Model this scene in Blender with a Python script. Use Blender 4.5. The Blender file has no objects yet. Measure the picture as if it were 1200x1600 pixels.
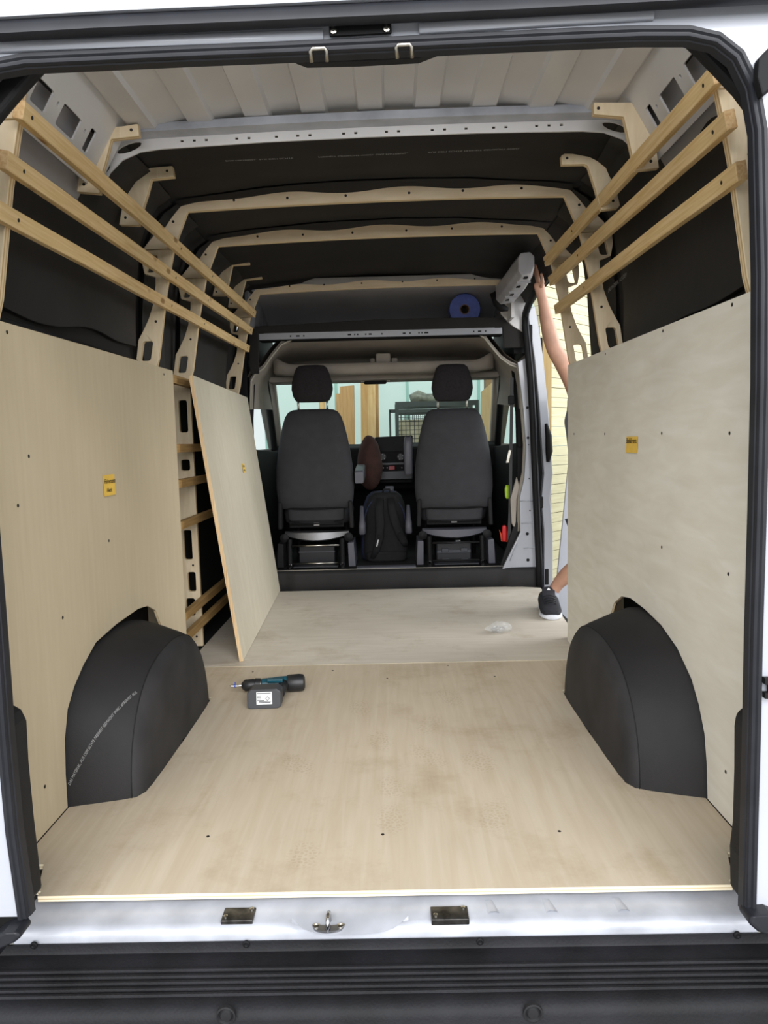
import bpy, bmesh, math, random
from mathutils import Vector, Matrix, noise
from mathutils.geometry import tessellate_polygon
random.seed(7)
S = bpy.context.scene
C = S.collection
PI = math.pi

# ------------------------------------------------------------------ camera
F = 1110.0
CAM = Vector((0.04, 0.0, 1.02))
ROLL = 0.023
_d = Vector(((610-600)/F, -(690-800)/F, 1)).normalized()      # world +y in (right, up, forward)
_u = Vector((-math.sin(ROLL), math.cos(ROLL), 0)); _u = (_u - _d*_u.dot(_d)).normalized()
_x = _u.cross(_d)
if _x[0] < 0: _x = -_x
RIGHT = Vector((_x[0], _d[0], _u[0])); UP = Vector((_x[1], _d[1], _u[1])); FWD = Vector((_x[2], _d[2], _u[2]))
cam = bpy.data.cameras.new('camera'); camo = bpy.data.objects.new('camera', cam); C.objects.link(camo)
cam.sensor_fit = 'VERTICAL'; cam.sensor_height = 36; cam.lens = 36*F/1600
cam.clip_start = 0.02
m = Matrix.Identity(4)
for i in range(3): m[i][0] = RIGHT[i]; m[i][1] = UP[i]; m[i][2] = -FWD[i]; m[i][3] = CAM[i]
camo.matrix_world = m
S.camera = camo

# ------------------------------------------------------------------ light and exposure
w = bpy.data.worlds.new('sky'); S.world = w; w.use_nodes = True
w.node_tree.nodes['Background'].inputs[0].default_value = (0.93, 0.97, 1.0, 1)
w.node_tree.nodes['Background'].inputs[1].default_value = 1.0
def area(name, loc, target, sx, sy, power, col):
    l = bpy.data.lights.new(name, 'AREA'); l.shape = 'RECTANGLE'; l.size = sx; l.size_y = sy; l.energy = power; l.color = col
    o = bpy.data.objects.new(name, l); C.objects.link(o); o.location = loc
    o.rotation_euler = (Vector(target)-Vector(loc)).to_track_quat('-Z', 'Y').to_euler()
    return o
area('rear_fill', (0.3, -4.6, 3.7), (0.2, 2.6, 1.0), 10.0, 5.0, 1250, (0.98, 0.985, 1.0))  # added area lamp behind the camera, carries light deep into the van
area('side_daylight', (5.5, 4.6, 2.6), (0, 4.2, 0.7), 3.0, 3.0, 260, (0.97, 0.99, 1.0))
S.view_settings.view_transform = 'Standard'; S.view_settings.look = 'None'
S.view_settings.exposure = 0.05; S.view_settings.gamma = 1.0; S.view_settings.use_curve_mapping = False

# ------------------------------------------------------------------ pixel -> point on a known plane
def ray(px, py): return RIGHT*((px-600)/F) + UP*(-(py-800)/F) + FWD
def W(px, py, x=None, y=None, z=None):
    r = ray(px, py)
    for i, v in enumerate((x, y, z)):
        if v is not None: t = (v-CAM[i])/r[i]
    return CAM + r*t

# ------------------------------------------------------------------ materials
def lin(c):
    return tuple(((v/255)/12.92 if v/255 <= 0.04045 else ((v/255+0.055)/1.055)**2.4) for v in c[:3]) + (1,)
MATS = {}
def mat(name, rgb, rough=0.5, metal=0.0, var=0.0, scale=6.0, bump=0.0, bscale=60.0, stretch=(1, 1, 1), spec=0.5, coat=0.0, detail=5):
    if name in MATS: return MATS[name]
    M = bpy.data.materials.new(name); M.use_nodes = True; nt = M.node_tree; b = nt.nodes['Principled BSDF']
    b.inputs['Base Color'].default_value = lin(rgb); b.inputs['Roughness'].default_value = rough; b.inputs['Metallic'].default_value = metal
    b.inputs['Specular IOR Level'].default_value = spec
    if coat: b.inputs['Coat Weight'].default_value = coat; b.inputs['Coat Roughness'].default_value = 0.12
    tc = nt.nodes.new('ShaderNodeTexCoord'); mp = nt.nodes.new('ShaderNodeMapping'); mp.inputs['Scale'].default_value = stretch
    nt.links.new(tc.outputs['Object'], mp.inputs['Vector'])
    if var:
        n = nt.nodes.new('ShaderNodeTexNoise'); n.inputs['Scale'].default_value = scale; n.inputs['Detail'].default_value = detail
        nt.links.new(mp.outputs[0], n.inputs['Vector'])
        r = nt.nodes.new('ShaderNodeValToRGB'); r.color_ramp.elements[0].position = 0.3; r.color_ramp.elements[1].position = 0.7
        r.color_ramp.elements[0].color = lin([max(0, v*(1-var)) for v in rgb]); r.color_ramp.elements[1].color = lin([min(255, v*(1+var*0.6)) for v in rgb])
        nt.links.new(n.outputs[0], r.inputs[0]); nt.links.new(r.outputs[0], b.inputs['Base Color'])
    if bump:
        n2 = nt.nodes.new('ShaderNodeTexNoise'); n2.inputs['Scale'].default_value = bscale; n2.inputs['Detail'].default_value = 4
        nt.links.new(mp.outputs[0], n2.inputs['Vector'])
        bp = nt.nodes.new('ShaderNodeBump'); bp.inputs['Strength'].default_value = bump; bp.inputs['Distance'].default_value = 0.01
        nt.links.new(n2.outputs[0], bp.inputs['Height']); nt.links.new(bp.outputs[0], b.inputs['Normal'])
    MATS[name] = M; return M

def wood(name, c1, c2, stretch, scale=9, blotch=0.12, rough=0.6, knots=False, bump=0.05, dirt=None, prints=()):
    """grain runs along the axis with the small stretch value"""
    if name in MATS: return MATS[name]
    M = bpy.data.materials.new(name); M.use_nodes = True; nt = M.node_tree; b = nt.nodes['Principled BSDF']; L = nt.links.new
    b.inputs['Roughness'].default_value = rough; b.inputs['Specular IOR Level'].default_value = 0.3
    tc = nt.nodes.new('ShaderNodeTexCoord'); mp = nt.nodes.new('ShaderNodeMapping'); mp.inputs['Scale'].default_value = stretch
    L(tc.outputs['Object'], mp.inputs['Vector'])
    n = nt.nodes.new('ShaderNodeTexNoise'); n.inputs['Scale'].default_value = scale; n.inputs['Detail'].default_value = 8; n.inputs['Distortion'].default_value = 0.6
    L(mp.outputs[0], n.inputs['Vector'])
    r = nt.nodes.new('ShaderNodeValToRGB'); r.color_ramp.elements[0].position = 0.32; r.color_ramp.elements[1].position = 0.68
    r.color_ramp.elements[0].color = lin(c1); r.color_ramp.elements[1].color = lin(c2)
    L(n.outputs[0], r.inputs[0])
    n2 = nt.nodes.new('ShaderNodeTexNoise'); n2.inputs['Scale'].default_value = 2.2; n2.inputs['Detail'].default_value = 4
    L(tc.outputs['Object'], n2.inputs['Vector'])
    r2 = nt.nodes.new('ShaderNodeValToRGB'); r2.color_ramp.elements[0].position = 0.35; r2.color_ramp.elements[1].position = 0.65
    r2.color_ramp.elements[0].color = (1-blotch,)*3+(1,); r2.color_ramp.elements[1].color = (1, 1, 1, 1)
    L(n2.outputs[0], r2.inputs[0])
    mx = nt.nodes.new('ShaderNodeMix'); mx.data_type = 'RGBA'; mx.blend_type = 'MULTIPLY'; mx.inputs[0].default_value = 1
    L(r.outputs[0], mx.inputs[6]); L(r2.outputs[0], mx.inputs[7])
    out = mx.outputs[2]
    if knots:
        v = nt.nodes.new('ShaderNodeTexVoronoi'); v.inputs['Scale'].default_value = 4.0
        mp2 = nt.nodes.new('ShaderNodeMapping'); mp2.inputs['Scale'].default_value = [max(s, 0.35) if s < 1 else 2.2 for s in stretch]
        L(tc.outputs['Object'], mp2.inputs['Vector']); L(mp2.outputs[0], v.inputs['Vector'])
        r3 = nt.nodes.new('ShaderNodeValToRGB'); r3.color_ramp.elements[0].position = 0.06; r3.color_ramp.elements[1].position = 0.12
        r3.color_ramp.elements[0].color = (0.35, 0.22, 0.12, 1); r3.color_ramp.elements[1].color = (1, 1, 1, 1)
        L(v.outputs['Distance'], r3.inputs[0])
        m3 = nt.nodes.new('ShaderNodeMix'); m3.data_type = 'RGBA'; m3.blend_type = 'MULTIPLY'; m3.inputs[0].default_value = 0.8
        L(out, m3.inputs[6]); L(r3.outputs[0], m3.inputs[7]); out = m3.outputs[2]
    if dirt:
        n4 = nt.nodes.new('ShaderNodeTexNoise'); n4.inputs['Scale'].default_value = 3.3; n4.inputs['Detail'].default_value = 9; n4.inputs['Roughness'].default_value = 0.7
        L(tc.outputs['Object'], n4.inputs['Vector'])
        r4 = nt.nodes.new('ShaderNodeValToRGB'); r4.color_ramp.elements[0].position = 0.52; r4.color_ramp.elements[1].position = 0.72
        r4.color_ramp.elements[0].color = (1, 1, 1, 1); r4.color_ramp.elements[1].color = lin(dirt)
        L(n4.outputs[0], r4.inputs[0])
        m4 = nt.nodes.new('ShaderNodeMix'); m4.data_type = 'RGBA'; m4.blend_type = 'MULTIPLY'; m4.inputs[0].default_value = 1
        L(out, m4.inputs[6]); L(r4.outputs[0], m4.inputs[7]); out = m4.outputs[2]
    for (fx, fy, fa, fw, fl_) in prints:
        m5 = nt.nodes.new('ShaderNodeMapping'); m5.vector_type = 'TEXTURE'; m5.inputs['Location'].default_value = (fx, fy, 0); m5.inputs['Rotation'].default_value = (0, 0, fa); m5.inputs['Scale'].default_value = (fw, fl_, 1)
        L(tc.outputs['Object'], m5.inputs['Vector'])
        sx = nt.nodes.new('ShaderNodeVectorMath'); sx.operation = 'MULTIPLY'; sx.inputs[1].default_value = (1, 1, 0); L(m5.outputs[0], sx.inputs[0])
        ln = nt.nodes.new('ShaderNodeVectorMath'); ln.operation = 'LENGTH'; L(sx.outputs[0], ln.inputs[0])
        rmp = nt.nodes.new('ShaderNodeMapRange'); rmp.inputs[1].default_value = 0.6; rmp.inputs[2].default_value = 1.0; rmp.inputs[3].default_value = 1; rmp.inputs[4].default_value = 0; L(ln.outputs['Value'], rmp.inputs[0])
        vo = nt.nodes.new('ShaderNodeTexVoronoi'); vo.feature = 'DISTANCE_TO_EDGE'; vo.inputs['Scale'].default_value = 75; L(tc.outputs['Object'], vo.inputs['Vector'])
        lt = nt.nodes.new('ShaderNodeMath'); lt.operation = 'GREATER_THAN'; lt.inputs[1].default_value = 0.16; L(vo.outputs['Distance'], lt.inputs[0])
        mu = nt.nodes.new('ShaderNodeMath'); mu.operation = 'MULTIPLY'; L(rmp.outputs[0], mu.inputs[0]); L(lt.outputs[0], mu.inputs[1])
        mu2 = nt.nodes.new('ShaderNodeMath'); mu2.operation = 'MULTIPLY'; mu2.inputs[1].default_value = 0.3; L(mu.outputs[0], mu2.inputs[0])
        m6 = nt.nodes.new('ShaderNodeMix'); m6.data_type = 'RGBA'; m6.blend_type = 'MULTIPLY'; m6.inputs[7].default_value = lin((214, 204, 192)); L(mu2.outputs[0], m6.inputs[0]); L(out, m6.inputs[6]); out = m6.outputs[2]
    L(out, b.inputs['Base Color'])
    if bump:
        bp = nt.nodes.new('ShaderNodeBump'); bp.inputs['Strength'].default_value = bump; bp.inputs['Distance'].default_value = 0.01
        L(n.outputs[0], bp.inputs['Height']); L(bp.outputs[0], b.inputs['Normal'])
    MATS[name] = M; return M

def edge_mat(name, axis, c1, c2, period=0.0052):
    """plywood edge: alternating veneers along one axis"""
    if name in MATS: return MATS[name]
    M = bpy.data.materials.new(name); M.use_nodes = True; nt = M.node_tree; b = nt.nodes['Principled BSDF']; L = nt.links.new
    b.inputs['Roughness'].default_value = 0.7
    tc = nt.nodes.new('ShaderNodeTexCoord'); sx = nt.nodes.new('ShaderNodeSeparateXYZ'); L(tc.outputs['Object'], sx.inputs[0])
    mm = nt.nodes.new('ShaderNodeMath'); mm.operation = 'PINGPONG'; mm.inputs[1].default_value = period; L(sx.outputs[axis], mm.inputs[0])
    gt = nt.nodes.new('ShaderNodeMath'); gt.operation = 'GREATER_THAN'; gt.inputs[1].default_value = period*0.62; L(mm.outputs[0], gt.inputs[0])
    mx = nt.nodes.new('ShaderNodeMix'); mx.data_type = 'RGBA'; mx.inputs[6].default_value = lin(c1); mx.inputs[7].default_value = lin(c2)
    L(gt.outputs[0], mx.inputs[0]); L(mx.outputs[2], b.inputs['Base Color'])
    MATS[name] = M; return M

PLY_L = wood('poplar_plywood_upright', (200, 185, 156), (205, 191, 163), (7, 7, 0.5), 7, 0.05)
PLY_R = wood('poplar_plywood_pale', (224, 218, 203), (234, 230, 218), (4, 0.9, 4.2), 5, 0.07, bump=0.12)
PLY_F = wood('poplar_plywood_floor', (190, 175, 152), (199, 186, 165), (7, 0.5, 7), 6, 0.05, dirt=(232, 226, 218), prints=((0.02, -1.36, 0.1, 0.05, 0.09), (0.02, -1.18, 0.2, 0.05, 0.08), (0.14, -0.98, 0.5, 0.05, 0.12), (0.16, -0.72, -0.3, 0.05, 0.11), (0.30, -1.02, 0.3, 0.06, 0.10), (-0.02, -0.85, 0.2, 0.05, 0.10), (-0.20, -1.52, 0.1, 0.05, 0.07), (0.30, -1.35, -0.2, 0.05, 0.10), (-0.28, -1.02, 0.6, 0.05, 0.10), (0.25, -0.45, 0.3, 0.06, 0.12), (-0.1, -0.55, 0.1, 0.05, 0.10)))
PLY_F2 = wood('poplar_plywood_floor_front', (200, 191, 176), (209, 201, 188), (0.7, 7, 7), 6, 0.08, dirt=(226, 220, 212))
PLY_B = wood('poplar_plywood_board', (204, 195, 174), (212, 204, 184), (6, 6, 0.6), 6, 0.05)
BIRCH = wood('birch_plywood', (224, 202, 166), (238, 221, 190), (5, 5, 1.0), 6, 0.10)
BIRCH_H = wood('birch_plywood_bow', (228, 206, 172), (240, 221, 190), (1, 5, 5), 6, 0.10)
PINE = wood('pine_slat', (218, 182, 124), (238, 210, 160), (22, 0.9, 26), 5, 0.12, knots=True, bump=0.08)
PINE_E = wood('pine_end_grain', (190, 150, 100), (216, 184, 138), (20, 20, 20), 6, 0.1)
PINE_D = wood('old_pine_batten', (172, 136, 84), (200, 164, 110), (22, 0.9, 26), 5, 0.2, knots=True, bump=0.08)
EDGE_X = edge_mat('plywood_edge_x', 0, (226, 206, 168), (196, 164, 118))
EDGE_Y = edge_mat('plywood_edge_y', 1, (226, 206, 168), (196, 164, 118), 0.006)
EDGE_Z = edge_mat('plywood_edge_z', 2, (240, 228, 198), (205, 182, 142), 0.0042)
FOAM = mat('black_foam', (38, 36, 35), 0.75, var=0.12, scale=3, bump=0.10, bscale=240, spec=0.35)
FOAM_W = mat('black_wavy_foam', (42, 40, 39), 0.62, var=0.10, scale=3, bump=0.25, bscale=9, spec=0.4)
FOAM_A = mat('black_leather_foam', (40, 39, 40), 0.65, var=0.16, scale=4, bump=0.12, bscale=300, spec=0.3)
FOAM_S = mat('scuffed_black_foam', (50, 49, 50), 0.7, var=0.25, scale=5, bump=0.12, bscale=300, spec=0.3)
WHITE = mat('white_paint', (166, 169, 177), 0.35, var=0.03, scale=2, coat=0.5)
WHITE_D = mat('white_paint_dusty', (170, 173, 181), 0.4, var=0.12, scale=9, coat=0.2)
PRIMER = mat('grey_white_primer', (205, 203, 202), 0.38, var=0.04, scale=3, coat=0.25)
RAILG = mat('grey_painted_rail', (176, 176, 182), 0.35, var=0.06, scale=9)
RUBBER = mat('rubber_seal', (32, 33, 38), 0.45, var=0.15, scale=12, spec=0.3)
BLACKP = mat('black_plastic', (30, 30, 32), 0.6, var=0.12, scale=8, bump=0.06, bscale=260, spec=0.25)
BLACKD = mat('deep_black_plastic', (16, 16, 18), 0.65, spec=0.25)
VOID = mat('dark_cavity', (12, 12, 12), 0.9)
BUMPER = mat('bumper_plastic', (27, 27, 30), 0.6, var=0.35, scale=7, bump=0.12, bscale=180, spec=0.2)
GREYP = mat('grey_plastic', (88, 89, 99), 0.45, var=0.05, scale=6)
STEEL = mat('zinc_steel', (190, 186, 176), 0.28, metal=1.0, var=0.1, scale=20)
ALU = mat('brushed_metal', (140, 140, 142), 0.42, metal=0.9)
CHROME = mat('bright_steel', (210, 210, 212), 0.15, metal=1.0)
HEADL = mat('beige_grey_headliner', (164, 156, 146), 0.8, var=0.06, scale=5, bump=0.05, bscale=200)
PIPING = mat('pale_edge_trim', (176, 170, 156), 0.6)
SEATF = mat('charcoal_seat_fabric', (56, 56, 60), 0.8, var=0.08, scale=14, bump=0.08, bscale=500)
SEATH = mat('black_headrest_fabric', (34, 30, 33), 0.9, var=0.25, scale=90, bump=0.15, bscale=300)
GREYSH = mat('grey_roof_lining', (172, 170, 172), 0.6, var=0.06, scale=3)
YELL = mat('yellow_note', (240, 198, 86), 0.7, var=0.05, scale=20)
INK = mat('black_ink', (28, 22, 14), 0.7)
PRINT = mat('grey_print', (150, 150, 150), 0.7)
CONC = mat('concrete', (150, 148, 143), 0.85, var=0.1, scale=1.5)
SKIN = mat('skin', (198, 152, 128), 0.5, var=0.10, scale=9)
SCREW = mat('screw_hole', (30, 26, 22), 0.7)

# ------------------------------------------------------------------ mesh helpers (all in world coordinates)
def box(bm, x0, x1, y0, y1, z0, z1):
    v = [bm.verts.new((x, y, z)) for z in (z0, z1) for y in (y0, y1) for x in (x0, x1)]
    for f in ((0, 2, 3, 1), (4, 5, 7, 6), (0, 1, 5, 4), (2, 6, 7, 3), (0, 4, 6, 2), (1, 3, 7, 5)): bm.faces.new([v[i] for i in f])
def hexa(bm, p):
    v = [bm.verts.new(q) for q in p]
    for f in ((0, 2, 3, 1), (4, 5, 7, 6), (0, 1, 5, 4), (2, 6, 7, 3), (0, 4, 6, 2), (1, 3, 7, 5)): bm.faces.new([v[i] for i in f])
def bar(bm, a, b, side, up, w_, h_):
    a, b = Vector(a), Vector(b); s = Vector(side).normalized()*w_/2; u = Vector(up).normalized()*h_/2
    hexa(bm, [a-s-u, a+s-u, b-s-u, b+s-u, a-s+u, a+s+u, b-s+u, b+s+u])
def loft(bm, rings, cap=True, closed=True):
    R = [[bm.verts.new(p) for p in r] for r in rings]; n = len(R[0])
    for a, b in zip(R, R[1:]):
        for i in range(n if closed else n-1):
            j = (i+1) % n
            bm.faces.new((a[i], a[j], b[j], b[i]))
    if cap and closed:
        bm.faces.new(R[0][::-1]); bm.faces.new(R[-1])
    return R
def frames(pts, closed=False, ref=(0, 0, 1)):
    pts = [Vector(p) for p in pts]; out = []; n = len(pts); prev = None
    for i, p in enumerate(pts):
        a = pts[(i-1) % n] if (closed or i > 0) else p
        b = pts[(i+1) % n] if (closed or i < n-1) else p
        t = (b-a).normalized()
        if prev is None:
            r = Vector(ref)
            if abs(t.dot(r)) > 0.95: r = Vector((1, 0, 0)) if abs(t.x) < 0.9 else Vector((0, 1, 0))
            s = (r - t*r.dot(t)).normalized()
        else: s = (prev - t*prev.dot(t)).normalized()
        prev = s; out.append((p, t, s, t.cross(s)))
    return out
def tube(bm, pts, r, n=10, closed=False, ref=(0, 0, 1), flat=1.0):
    fr = frames(pts, closed, ref); rings = []
    for i, (p, t, s, q) in enumerate(fr):
        rr = r[i] if isinstance(r, (list, tuple)) else r
        rings.append([p + s*rr*math.cos(2*PI*k/n) + q*rr*flat*math.sin(2*PI*k/n) for k in range(n)])
    if closed: rings.append(rings[0])
    loft(bm, rings, cap=not closed)
def cyl(bm, a, b, r, n=14): tube(bm, [a, b], r, n)
def lathe(bm, o, axis, prof, n=24):
    o = Vector(o); ax = Vector(axis).normalized(); s = ax.orthogonal().normalized(); q = ax.cross(s)
    loft(bm, [[o+ax*h+(s*math.cos(2*PI*k/n)+q*math.sin(2*PI*k/n))*max(r, 1e-5) for k in range(n)] for h, r in prof])
def sweep_y(bm, path, prof, closed=False):
    """sweep a profile (outward, y) along a path lying in a plane y = const"""
    pts = [Vector(p) for p in path]; n = len(pts); rings = []
    for i, p in enumerate(pts):
        a = pts[(i-1) % n] if (closed or i > 0) else p
        b = pts[(i+1) % n] if (closed or i < n-1) else p
        t = (b-a); t.y = 0; t.normalize(); nrm = Vector((t.z, 0, -t.x))
        rings.append([p + nrm*u + Vector((0, v, 0)) for u, v in prof])
    if closed: rings.append(rings[0])
    loft(bm, rings, cap=not closed)
def prism_x(bm, poly, x0, x1):
    loft(bm, [[(x0, y, z) for y, z in poly], [(x1, y, z) for y, z in poly]])
def rr_ring(cx, cy, z, hw, hd, e=4, n=28):
    out = []
    for k in range(n):
        a = 2*PI*k/n; c, s = math.cos(a), math.sin(a)
        out.append((cx+hw*math.copysign(abs(c)**(2/e), c), cy+hd*math.copysign(abs(s)**(2/e), s), z))
    return out
def ellipsoid(bm, c, r, nu=16, nv=10):
    lathe_pts = []
    rings = []
    for j in range(1, nv):
        t = PI*j/nv
        rings.append([(c[0]+r[0]*math.sin(t)*math.cos(2*PI*k/nu), c[1]+r[1]*math.sin(t)*math.sin(2*PI*k/nu), c[2]+r[2]*math.cos(t)) for k in range(nu)])
    loft(bm, rings)
def round_poly(pts, r, n=4):
    out = []; N = len(pts)
    for i in range(N):
        p = Vector(pts[i]).to_2d() if len(pts[i]) > 2 else Vector(pts[i]); a = Vector(pts[i-1]); b = Vector(pts[(i+1) % N])
        da = a-p; db = b-p; rr = min(r, da.length*0.45, db.length*0.45)
        A = p+da.normalized()*rr; B = p+db.normalized()*rr
        for k in range(n+1):
            t = k/n; out.append(tuple(A*(1-t)**2 + p*2*t*(1-t) + B*t**2))
    return out
def rect(a0, a1, b0, b1, r=0.0):
    p = [(a0, b0), (a1, b0), (a1, b1), (a0, b1)]
    return round_poly(p, r) if r else p
def plate(bm, loops, th, o=(0, 0, 0), u=(1, 0, 0), v=(0, 0, 1), n=(0, 1, 0), edge_index=None):
    """a sheet with holes: 2D loops (first outer) in the frame o,u,v, th thick along n"""
    o, u, v, n = Vector(o), Vector(u), Vector(v), Vector(n)
    P = [[o+u*a+v*b for a, b in l] for l in loops]
    tris = tessellate_polygon([[Vector((a, b, 0)) for a, b in l] for l in loops])
    fa = []; fb = []
    for l in P:
        fa += [bm.verts.new(p) for p in l]; fb += [bm.verts.new(p+n*th) for p in l]
    for t in tris:
        try: bm.faces.new([fa[i] for i in t]); bm.faces.new([fb[i] for i in t][::-1])
        except ValueError: pass
    k = 0
    for l in P:
        m_ = len(l)
        for i in range(m_):
            j = (i+1) % m_
            try:
                f = bm.faces.new((fa[k+i], fa[k+j], fb[k+j], fb[k+i]))
                if edge_index is not None: f.material_index = edge_index
            except ValueError: pass
        k += m_
XZ = dict(u=(1, 0, 0), v=(0, 0, 1), n=(0, 1, 0))
YZ = dict(u=(0, 1, 0), v=(0, 0, 1), n=(1, 0, 0))
XY = dict(u=(1, 0, 0), v=(0, 1, 0), n=(0, 0, 1))
def trace(pix, y): return [(p.x, p.z) for p in (W(a, b, y=y) for a, b in pix)]

# the roof of this van sits a touch askew: what is high up rises slightly to one side
def lean(co):
    t = min(1, max(0, (co.z-1.2)/0.7)); return 0.013*co.x*t*t*(3-2*t)

def obj(name, bm, mats, parent=None, smooth=False, bevel=0, tilt=False, subsurf=0, seg=2):
    bmesh.ops.remove_doubles(bm, verts=bm.verts[:], dist=1e-6)
    bmesh.ops.recalc_face_normals(bm, faces=bm.faces[:])
    if tilt:
        for v in bm.verts: v.co.z += lean(v.co)
    me = bpy.data.meshes.new(name)
    if parent is not None: off = parent.get('_o') and Vector(parent['_o']) or Vector((0, 0, 0))
    else:
        xs = [v.co for v in bm.verts]
        off = Vector(((min(p.x for p in xs)+max(p.x for p in xs))/2, (min(p.y for p in xs)+max(p.y for p in xs))/2, min(p.z for p in xs)))
    bmesh.ops.translate(bm, verts=bm.verts[:], vec=-off)
    if smooth:
        for f in bm.faces: f.smooth = True
    bm.to_mesh(me); bm.free()
    if smooth == 'auto': me.set_sharp_from_angle(angle=math.radians(38))
    for M in (mats if isinstance(mats, (list, tuple)) else [mats]): me.materials.append(M)
    o = bpy.data.objects.new(name, me); C.objects.link(o)
    if parent is not None:
        o.parent = parent; o['_o'] = tuple(off)
    else:
        o.location = off; o['_o'] = tuple(off)
    if bevel:
        b = o.modifiers.new('bevel', 'BEVEL'); b.width = bevel; b.segments = seg; b.limit_method = 'ANGLE'; b.angle_limit = math.radians(35)
    if subsurf:
        s = o.modifiers.new('subsurf', 'SUBSURF'); s.levels = subsurf; s.render_levels = subsurf
    return o
def thing(name, label, cat, loc, group=None):
    o = bpy.data.objects.new(name, None); C.objects.link(o); o.location = loc; o['_o'] = tuple(loc); o.empty_display_size = 0.1
    o['label'] = label; o['category'] = cat
    if group: o['group'] = group
    return o
def tag(o, label, cat, group=None):
    o['label'] = label; o['category'] = cat
    if group: o['group'] = group
    return o
def struct(o, label=None, cat=None):
    o['kind'] = 'structure'
    if label: o['label'] = label
    if cat: o['category'] = cat
    return o
def sroot(name, loc, label, cat):
    o = thing(name, label, cat, loc); o['kind'] = 'structure'; return o
B = bmesh.new
def text_mesh(bm, s, size, o, u, v, n, lift=0.0008, align='LEFT', shear=0.0, thick=0.0):
    cu = bpy.data.curves.new('t', 'FONT'); cu.body = s; cu.size = size; cu.align_x = align; cu.shear = shear; cu.offset = thick
    ob = bpy.data.objects.new('t', cu); C.objects.link(ob)
    dg = bpy.context.evaluated_depsgraph_get(); me = bpy.data.meshes.new_from_object(ob.evaluated_get(dg))
    o, u, v, n = Vector(o), Vector(u), Vector(v), Vector(n)
    for vv in me.vertices: vv.co = o + u*vv.co.x + v*vv.co.y + n*lift
    bm.from_mesh(me); bpy.data.objects.remove(ob); bpy.data.curves.remove(cu); bpy.data.meshes.remove(me)

# ================================================================== THE SETTING
# ---- concrete ground
bm = B(); box(bm, -9, 9, -9, 14, -0.66, -0.62)
struct(obj('floor', bm, CONC), 'grey concrete yard floor under the van', 'ground')

# ---- load floor of the van: two plywood boards
fl = sroot('floor_load_bed', (0, 3.2, -0.02), 'plywood load floor of the van made of two boards', 'floor')
def arch_floor(s):
    return [(s*0.905, 1.935), (s*0.73, 1.985), (s*0.712, 2.02), (s*0.705, 2.4), (s*0.712, 2.80), (s*0.74, 2.82), (s*0.905, 2.84)]
outl = [(-0.795, 1.53), (0.795, 1.53), (0.795, 1.548), (0.812, 1.556), (0.822, 1.60), (0.842, 1.657), (0.905, 1.657)] + arch_floor(1) + [(0.905, 3.197), (-0.905, 3.197)] + arch_floor(-1)[::-1] + [(-0.905, 1.657), (-0.842, 1.657), (-0.822, 1.60), (-0.812, 1.556), (-0.795, 1.548)]
bm = B(); plate(bm, [outl], -0.014, edge_index=1, **XY); obj('floor_board', bm, [PLY_F, EDGE_Z], fl, bevel=0.001)
outl = [(-0.94, 3.2), (0.97, 3.2), (0.985, 3.7), (1.01, 4.1), (1.035, 4.5), (1.045, 4.80), (0.9, 4.862), (-0.94, 4.862)]
bm = B(); plate(bm, [outl], -0.014, edge_index=1, **XY); obj('floor_board', bm, [PLY_F2, EDGE_Z], fl, bevel=0.001)
bm = B(); box(bm, -1.03, 1.03, 1.56, 4.88, -0.10, -0.0145); obj('subfloor', bm, VOID, fl)
for (px, py) in ((325, 1307), (598, 1304), (874, 1299), (395, 1050), (605, 1060), (773, 1057), (700, 1040), (520, 1048)):
    p = W(px, py, z=0); bm = B(); lathe(bm, (p.x, p.y, 0.0002), (0, 0, 1), [(0, 0.0045), (0.0008, 0.0042), (0.0006, 0.002)], 10); obj('screw', bm, SCREW, fl)

# ---- body shell, foam lined: cross-section from sill to roof
SEC = [(1.04, -0.12), (1.04, 1.30), (1.025, 1.50), (1.01, 1.70), (0.99, 1.84), (0.945, 1.94), (0.90, 2.0), (0.845, 2.035)]
def shell(bm, s, y0, y1, z0=None, amp=0.0, inset=0.0, n=14, sec=SEC, th=0.012, zlow=None):
    """foam lining strip between y0 and y1; zlow(y) trims its lower edge"""
    dense = []
    for (xa, za), (xb, zb) in zip(sec, sec[1:]):
        for k in range(6): dense.append((xa+(xb-xa)*k/6, za+(zb-za)*k/6))
    dense.append(sec[-1])
    if z0 is not None: dense = [d for d in dense if d[1] >= z0]
    rows = []
    for i in range(n+1):
        y = y0+(y1-y0)*i/n
        row = []
        for j, (x, z) in enumerate(dense):
            zz = z
            if zlow is not None and j == 0: zz = zlow(y)
            d = amp*noise.noise((y*3.1, z*3.7, s*5.0)) if amp else 0
            row.append(((x-inset-d)*s, y, zz))
        rows.append(row)
    loft(bm, rows, cap=False, closed=False)
    rows2 = [[(p[0]+s*th, p[1], p[2]) for p in r] for r in rows]
    loft(bm, rows2, cap=False, closed=False)
wl = sroot('wall_left', (-1.04, 3.2, 0), 'van side wall lined with black foam behind the leaning board', 'wall')
bm = B(); shell(bm, -1, 1.40, 4.95, th=0.03); obj('skin', bm, FOAM, wl, smooth=True, tilt=True)
wr = sroot('wall_right', (1.04, 2.5, 0), 'van side wall lined with black foam beside the side door', 'wall')
bm = B(); shell(bm, 1, 1.40, 3.545, th=0.03); obj('skin', bm, FOAM, wr, smooth=True, tilt=True)
bm = B(); shell(bm, 1, 3.545, 4.95, z0=1.90, th=0.03); obj('door_header', bm, FOAM, wr, smooth=True, tilt=True)
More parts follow.
